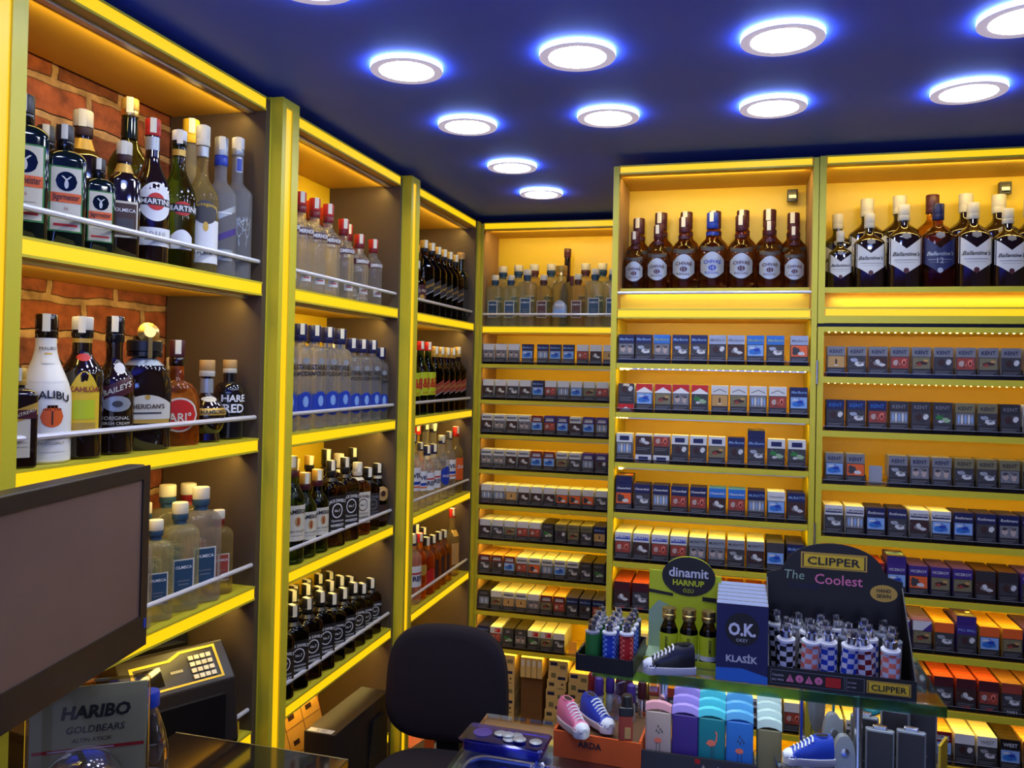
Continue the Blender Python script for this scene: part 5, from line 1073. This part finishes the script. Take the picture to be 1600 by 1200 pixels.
# red box with lettering
t = thing('display_box', 'low red display box lettered ARDA holding sneakers and lipstick lighters', 'display box', (.885, -1.945, .8805), -3)
MB().box(-.075, .080, -.060, .085, 0, .042, 'card_brown').obj('box_inside', t)
MB().box(-.079, .084, -.064, -.060, 0, .048, 'orange').text('ARDA', .045, lambda x, z: (x - .01, -.0650, .030 + z), 'black', bold=.03).obj('front_wall', t)
for x in (-.079, .080): MB().box(x, x + .004, -.060, .085, 0, .050, 'orange').obj('side_wall', t)
# lipstick lighters
lp = {}
for nm, top, base in (('red', 'deep_red', 'chrome'), ('violet', 'purple', 'silver'), ('wine', 'wine', 'chrome')):
    lp[nm] = [('tube_base', MB().lathe([(0, .0085), (.030, .0085), (.031, .0078), (.036, .0078)], base, N=16).mesh('tube_base')), ('cap', MB().lathe([(.036, .0088), (.037, .0092), (.060, .0090), (.068, .0078), (.072, .003)], top, N=16).mesh('cap'))]
for i, (x, y, n) in enumerate(((.852, -1.868, 'red'), (.868, -1.888, 'violet'), (.888, -1.870, 'violet'), (.908, -1.872, 'wine'), (.934, -1.905, 'violet'), (.953, -1.880, 'wine'), (.925, -1.874, 'wine'))):
    o = thing('lipstick_lighter', '%s-topped lipstick-shaped lighter, %s from the cigarette cartons' % (n, ORD[i]), 'lighter', (x, y, .9230), group='lipstick-shaped lighters'); 
    for a, me in lp[n]: link(a, me, o)
t = thing('wrapped_lighter', 'crumpled clear wrapper standing among the lipstick lighters', 'wrapper', (.905, -1.905, .9230), 20)
MB().loft([[(.012 * k * math.cos(j * .785) + .008 * s_, .009 * k * math.sin(j * .785 + s_), z) for j in range(8)] for z, k, s_ in ((0, 1, 0), (.02, .8, .3), (.045, 1.2, .8), (.07, .9, 1.2))], 'bottle_pet', sm=False).obj('wrapper', t)
t = thing('torch_lighter', 'dark red torch lighter with black nozzle on the red box', 'lighter', (.936, -2.000, .9290), 10, sc=1)
MB().rbox(-.013, .013, -.010, .010, 0, .044, .004, 'rust').obj('tank', t); MB().rbox(-.014, .014, -.011, .011, .044, .060, .004, 'black').lathe([(.060, .011), (.078, .010), (.080, .008)], 'black', .002, 0, 14).obj('nozzle', t); MB().box(-.002, .009, -.0108, -.010, .004, .024, 'tan').obj('sticker', t)
# flat lighters with prints in four columns
def flat_lighter(label, loc, m, glow, rz=0, prn=0, w=.0235, h=.098):
    t = thing('flat_lighter', label, 'lighter', loc, rz, 'flat lighters in four columns')
    MB().rbox(-w, w, 0, .012, 0, h * .82, .004, m).obj('lighter_body', t)
    c = MB().loft([[(x, y, z + (.006 * (1 - (x / w) ** 2))) for x, y in ((-w, 0), (-w * .5, 0), (0, 0), (w * .5, 0), (w, 0), (w, .012), (w * .5, .012), (0, .012), (-w * .5, .012), (-w, .012))] for z in (h * .82, h * .95)], glow, sm=False); c.obj('top_button', t)
    if prn:
        f = MB(); P_ = lambda pts, mm: f.poly([(x, -.0005, z) for x, z in pts], mm)
        if prn == 1:
            P_([(-.010, .036), (-.002, .031), (.006, .034), (.008, .040), (.000, .044), (-.006, .042)], 'coral'); P_([(.006, .040), (.009, .040), (.010, .056), (.007, .060), (.005, .058), (.008, .054)], 'coral'); P_([(.007, .060), (.004, .056), (.006, .060)], 'black')
            for x in (-.001, .003): P_([(x, .010), (x + .0009, .010), (x + .0009, .033), (x, .033)], 'dark_grey')
        else:
            P_([(.007 * math.cos(i * .628), .030 + .005 * math.sin(i * .628)) for i in range(10)], 'coral')
            for x, z in ((-.004, .045), (.003, .048), (.0, .042), (-.001, .053), (.006, .044)): P_([(x, z), (x + .003, z + .001), (x + .001, z + .006)], 'dark_grey')
            for x in (-.003, .003): P_([(x, .006), (x + .0009, .006), (x + .0009, .026), (x, .026)], 'dark_grey')
        f.obj('printed_motif', t)
    return t
mat('glass_cyan', (.12, .80, .95), .25, trans=.2); mat('glass_azure', (.15, .55, 1.0), .25, trans=.2); mat('glass_violet', (.50, .38, 1.0), .25, trans=.2); mat('glass_rose', (.75, .35, .40), .3); mat('glass_mint', (.70, .88, .82), .25, trans=.2)
for c_, (x, m, gl, nm, n_, prn) in enumerate(((.994, 'skin_tone', 'glass_rose', 'rose', 1, 2), (1.042, 'purple', 'glass_violet', 'violet', 3, 0), (1.089, 'teal', 'glass_cyan', 'teal', 3, 1), (1.137, 'mid_blue', 'glass_azure', 'azure', 3, 2))):
    for r in range(n_):
        flat_lighter('%s flat lighter, %s in its column' % (nm, ('frontmost', 'second', 'third')[r]), (x, -1.992 + .028 * r, .9005 + .006 * r), m, gl, 0, prn if r == 0 else 0)
t = thing('lighter_stand', 'dark stepped stand with warning signs under the flat lighters', 'stand', (1.066, -2.0, .8805))
MB().box(-.098, .098, .0, .085, 0, .0195, 'off_black').obj('stand_body', t)
s_ = MB().box(-.102, .102, -.006, 0, 0, .034, 'off_black')
for i, x in enumerate((.01, .035, .055, .075)): s_.poly([(x - .006, -.0065, .012), (x + .006, -.0065, .012), (x, -.0065, .024)], 'skin_tone')
s_.box(-.005, .004, -.0064, -.006, .024, .032, 'red'); s_.obj('front_wall', t)
for r in range(4):
    flat_lighter('pale mint flat lighter, %s in the stack beside the sneaker' % ('frontmost', 'second', 'third', 'fourth')[r], (1.188, -1.985 + .0145 * r, .8805 + .009 * r), 'khaki', 'glass_mint', 0, 0, .021, .110)
# black metallic lighters and oval lighters at the end of the counter
for i, (x, y, z, h) in enumerate(((1.372, -1.960, 0, .105), (1.425, -1.945, 0, .103), (1.352, -1.925, 0, .112), (1.405, -1.905, 0, .122), (1.455, -1.885, 0, .128))):
    t = thing('metal_lighter', 'black flat lighter with silver rim, %s' % ('frontmost beside the ovals', 'frontmost at the counter end', 'second row beside the ovals', 'second row at the counter end', 'hindmost of the five')[i], 'lighter', (x, y, .8805), -6, 'black flat lighters with silver rims')
    MB().rbox(-.0235, .0235, 0, .011, 0, h, .004, 'silver').obj('case', t); MB().box(-.0205, .0205, -.0006, 0, .004, h - .004, 'off_black').box(.002, .004, -.0009, -.0006, h * .2, h * .3, 'grey').box(-.002, .008, -.0009, -.0006, h * .3, h * .32, 'grey').obj('front_plate', t)
    MB().rbox(-.012, .012, .001, .010, h, h + .006, .003, 'chrome').obj('top_lever', t)
for i, (x, y, h) in enumerate(((1.312, -1.985, .098), (1.298, -1.945, .118), (1.272, -1.99, .075))):
    t = thing('oval_lighter', 'silvery oval lighter with round button, %s' % ('frontmost', 'behind the frontmost', 'shortest, beside the sneaker')[i], 'lighter', (x, y, .8805), 8, 'silvery oval lighters')
    b = MB(); b.loft([[(.018 * math.copysign(abs(math.cos(a)) ** .8, math.cos(a)), d, h / 2 + h / 2 * math.copysign(abs(math.sin(a)) ** .8, math.sin(a))) for a in [j * math.pi / 14 for j in range(28)]] for d in (.012, .010, .0, -.002)], 'silver'); b.obj('case', t)
    MB().lathe([(0, .007), (.002, .007), (.003, .003)], 'chrome', N=14).xf(Matrix.Translation((0, -.002, h * .72)) @ Matrix.Rotation(math.radians(90), 4, 'X')).lathe([(0, .009), (.001, .009)], 'pale_blue', N=16).xf(Matrix.Translation((0, -.002, h * .36)) @ Matrix.Rotation(math.radians(90), 4, 'X'), 42).obj('buttons', t)
t = thing('clear_pack', 'tall clear blister pack with blue edges behind the sneaker', 'blister pack', (1.275, -1.90, .8805), 5)
MB().rbox(-.030, .030, 0, .02, 0, .205, .006, 'blister').obj('shell', t); MB().box(-.030, -.026, -.0008, 0, .01, .195, 'blue').box(.026, .030, -.0008, 0, .01, .195, 'teal').obj('edge_print', t); MB().loft([[(.015 * math.cos(a), d, .11 + .05 * math.sin(a)) for a in [j * .35 for j in range(18)]] for d in (.012, .006)], 'silver').obj('item_inside', t)
t = thing('party_whistle', 'small turquoise novelty lighter lying behind the black flat lighters', 'lighter', (1.385, -1.875, .990), 20)
MB().loft([[(x, .008 * math.cos(j * .785), .006 * math.sin(j * .785) + .006 * math.sin(x * 90)) for j in range(8)] for x in (-.03, -.015, 0, .015, .03)], 'teal').obj('body', t)
MB().box(-.02, .02, -.01, .01, -.1095, -.008, 'acrylic').obj('support', t)
t = thing('yellow_card', 'yellow edged price card at the counter end', 'card', (1.475, -1.92, .8805), -25)
MB().box(-.002, .002, 0, .05, 0, .075, 'yellow').box(-.003, -.002, 0, .05, 0, .075, 'silver').obj('card', t)
# coin tray and bin
t = thing('coin_tray', 'violet clear plastic coin tray holding silver coins', 'tray', (.715, -2.0, .8875), -2)
MB().rbox(-.088, .080, -.045, .032, .012, .018, .010, 'violet_plastic').obj('tray_top', t)
MB().rbox(-.080, .072, -.040, .027, -.0065, .012, .008, 'violet_plastic').obj('tray_well', t)
MB().lathe([(.0182, .018), (.0185, .0185), (.0188, .016)], 'purple', -.050, -.006, 24).obj('coin_cup', t)
for i, (x, y, z) in enumerate(((.700, -2.004, 0), (.716, -2.010, .0025), (.731, -2.004, 0), (.722, -2.022, 0), (.742, -2.022, .0025), (.772, -2.018, 0))):
    o = thing('coin', 'silver coin on the violet tray, %s from the round cup' % ORD[i], 'coin', (x, y, .9064 + z), group='silver coins on the violet tray')
    MB().lathe([(0, .0118), (.0003, .0122), (.0018, .0122), (.0021, .0118)], 'silver', N=24).obj('coin_disc', o)
t = thing('plastic_bin', 'translucent blue plastic bin at the near edge of the counter', 'bin', (.805, -2.36, .8805), -2)
def rr_(z, k, r=.03): return [(p[0] * k, p[1] * k, z) for p in [(cx + r * math.cos(math.radians(a0 + 22.5 * j)), cy + r * math.sin(math.radians(a0 + 22.5 * j))) for cx, cy, a0 in ((.055, .075, 0), (-.055, .075, 90), (-.055, -.075, 180), (.055, -.075, 270)) for j in range(5)]]
MB().loft([rr_(0, .84), rr_(.098, .97), rr_(.100, 1.0), rr_(.104, 1.0), rr_(.104, .94), rr_(.098, .92), rr_(.004, .80)], 'bin_plastic').obj('bin_body', t)
t = thing('ribbon_rosette', 'small white and blue rosette standing in the plastic bin', 'rosette', (.842, -2.29, .888), 0)
rs = MB()
for i in range(10):
    a = i * .628; rs.loft([[(.003 * math.cos(a), -.002, .098 + .003 * math.sin(a)), (.003 * math.cos(a + .5), 0, .098 + .003 * math.sin(a + .5)), (.003 * math.cos(a), .002, .098 + .003 * math.sin(a))], [(.016 * math.cos(a - .25), -.003, .098 + .016 * math.sin(a - .25)), (.018 * math.cos(a), .003, .098 + .018 * math.sin(a)), (.016 * math.cos(a + .25), .001, .098 + .016 * math.sin(a + .25))]], 'blue' if i % 2 else 'white', sm=False)
rs.obj('petals', t); MB().lathe([(0, .0012), (.1, .0012)], 'white', N=6).obj('stem', t)
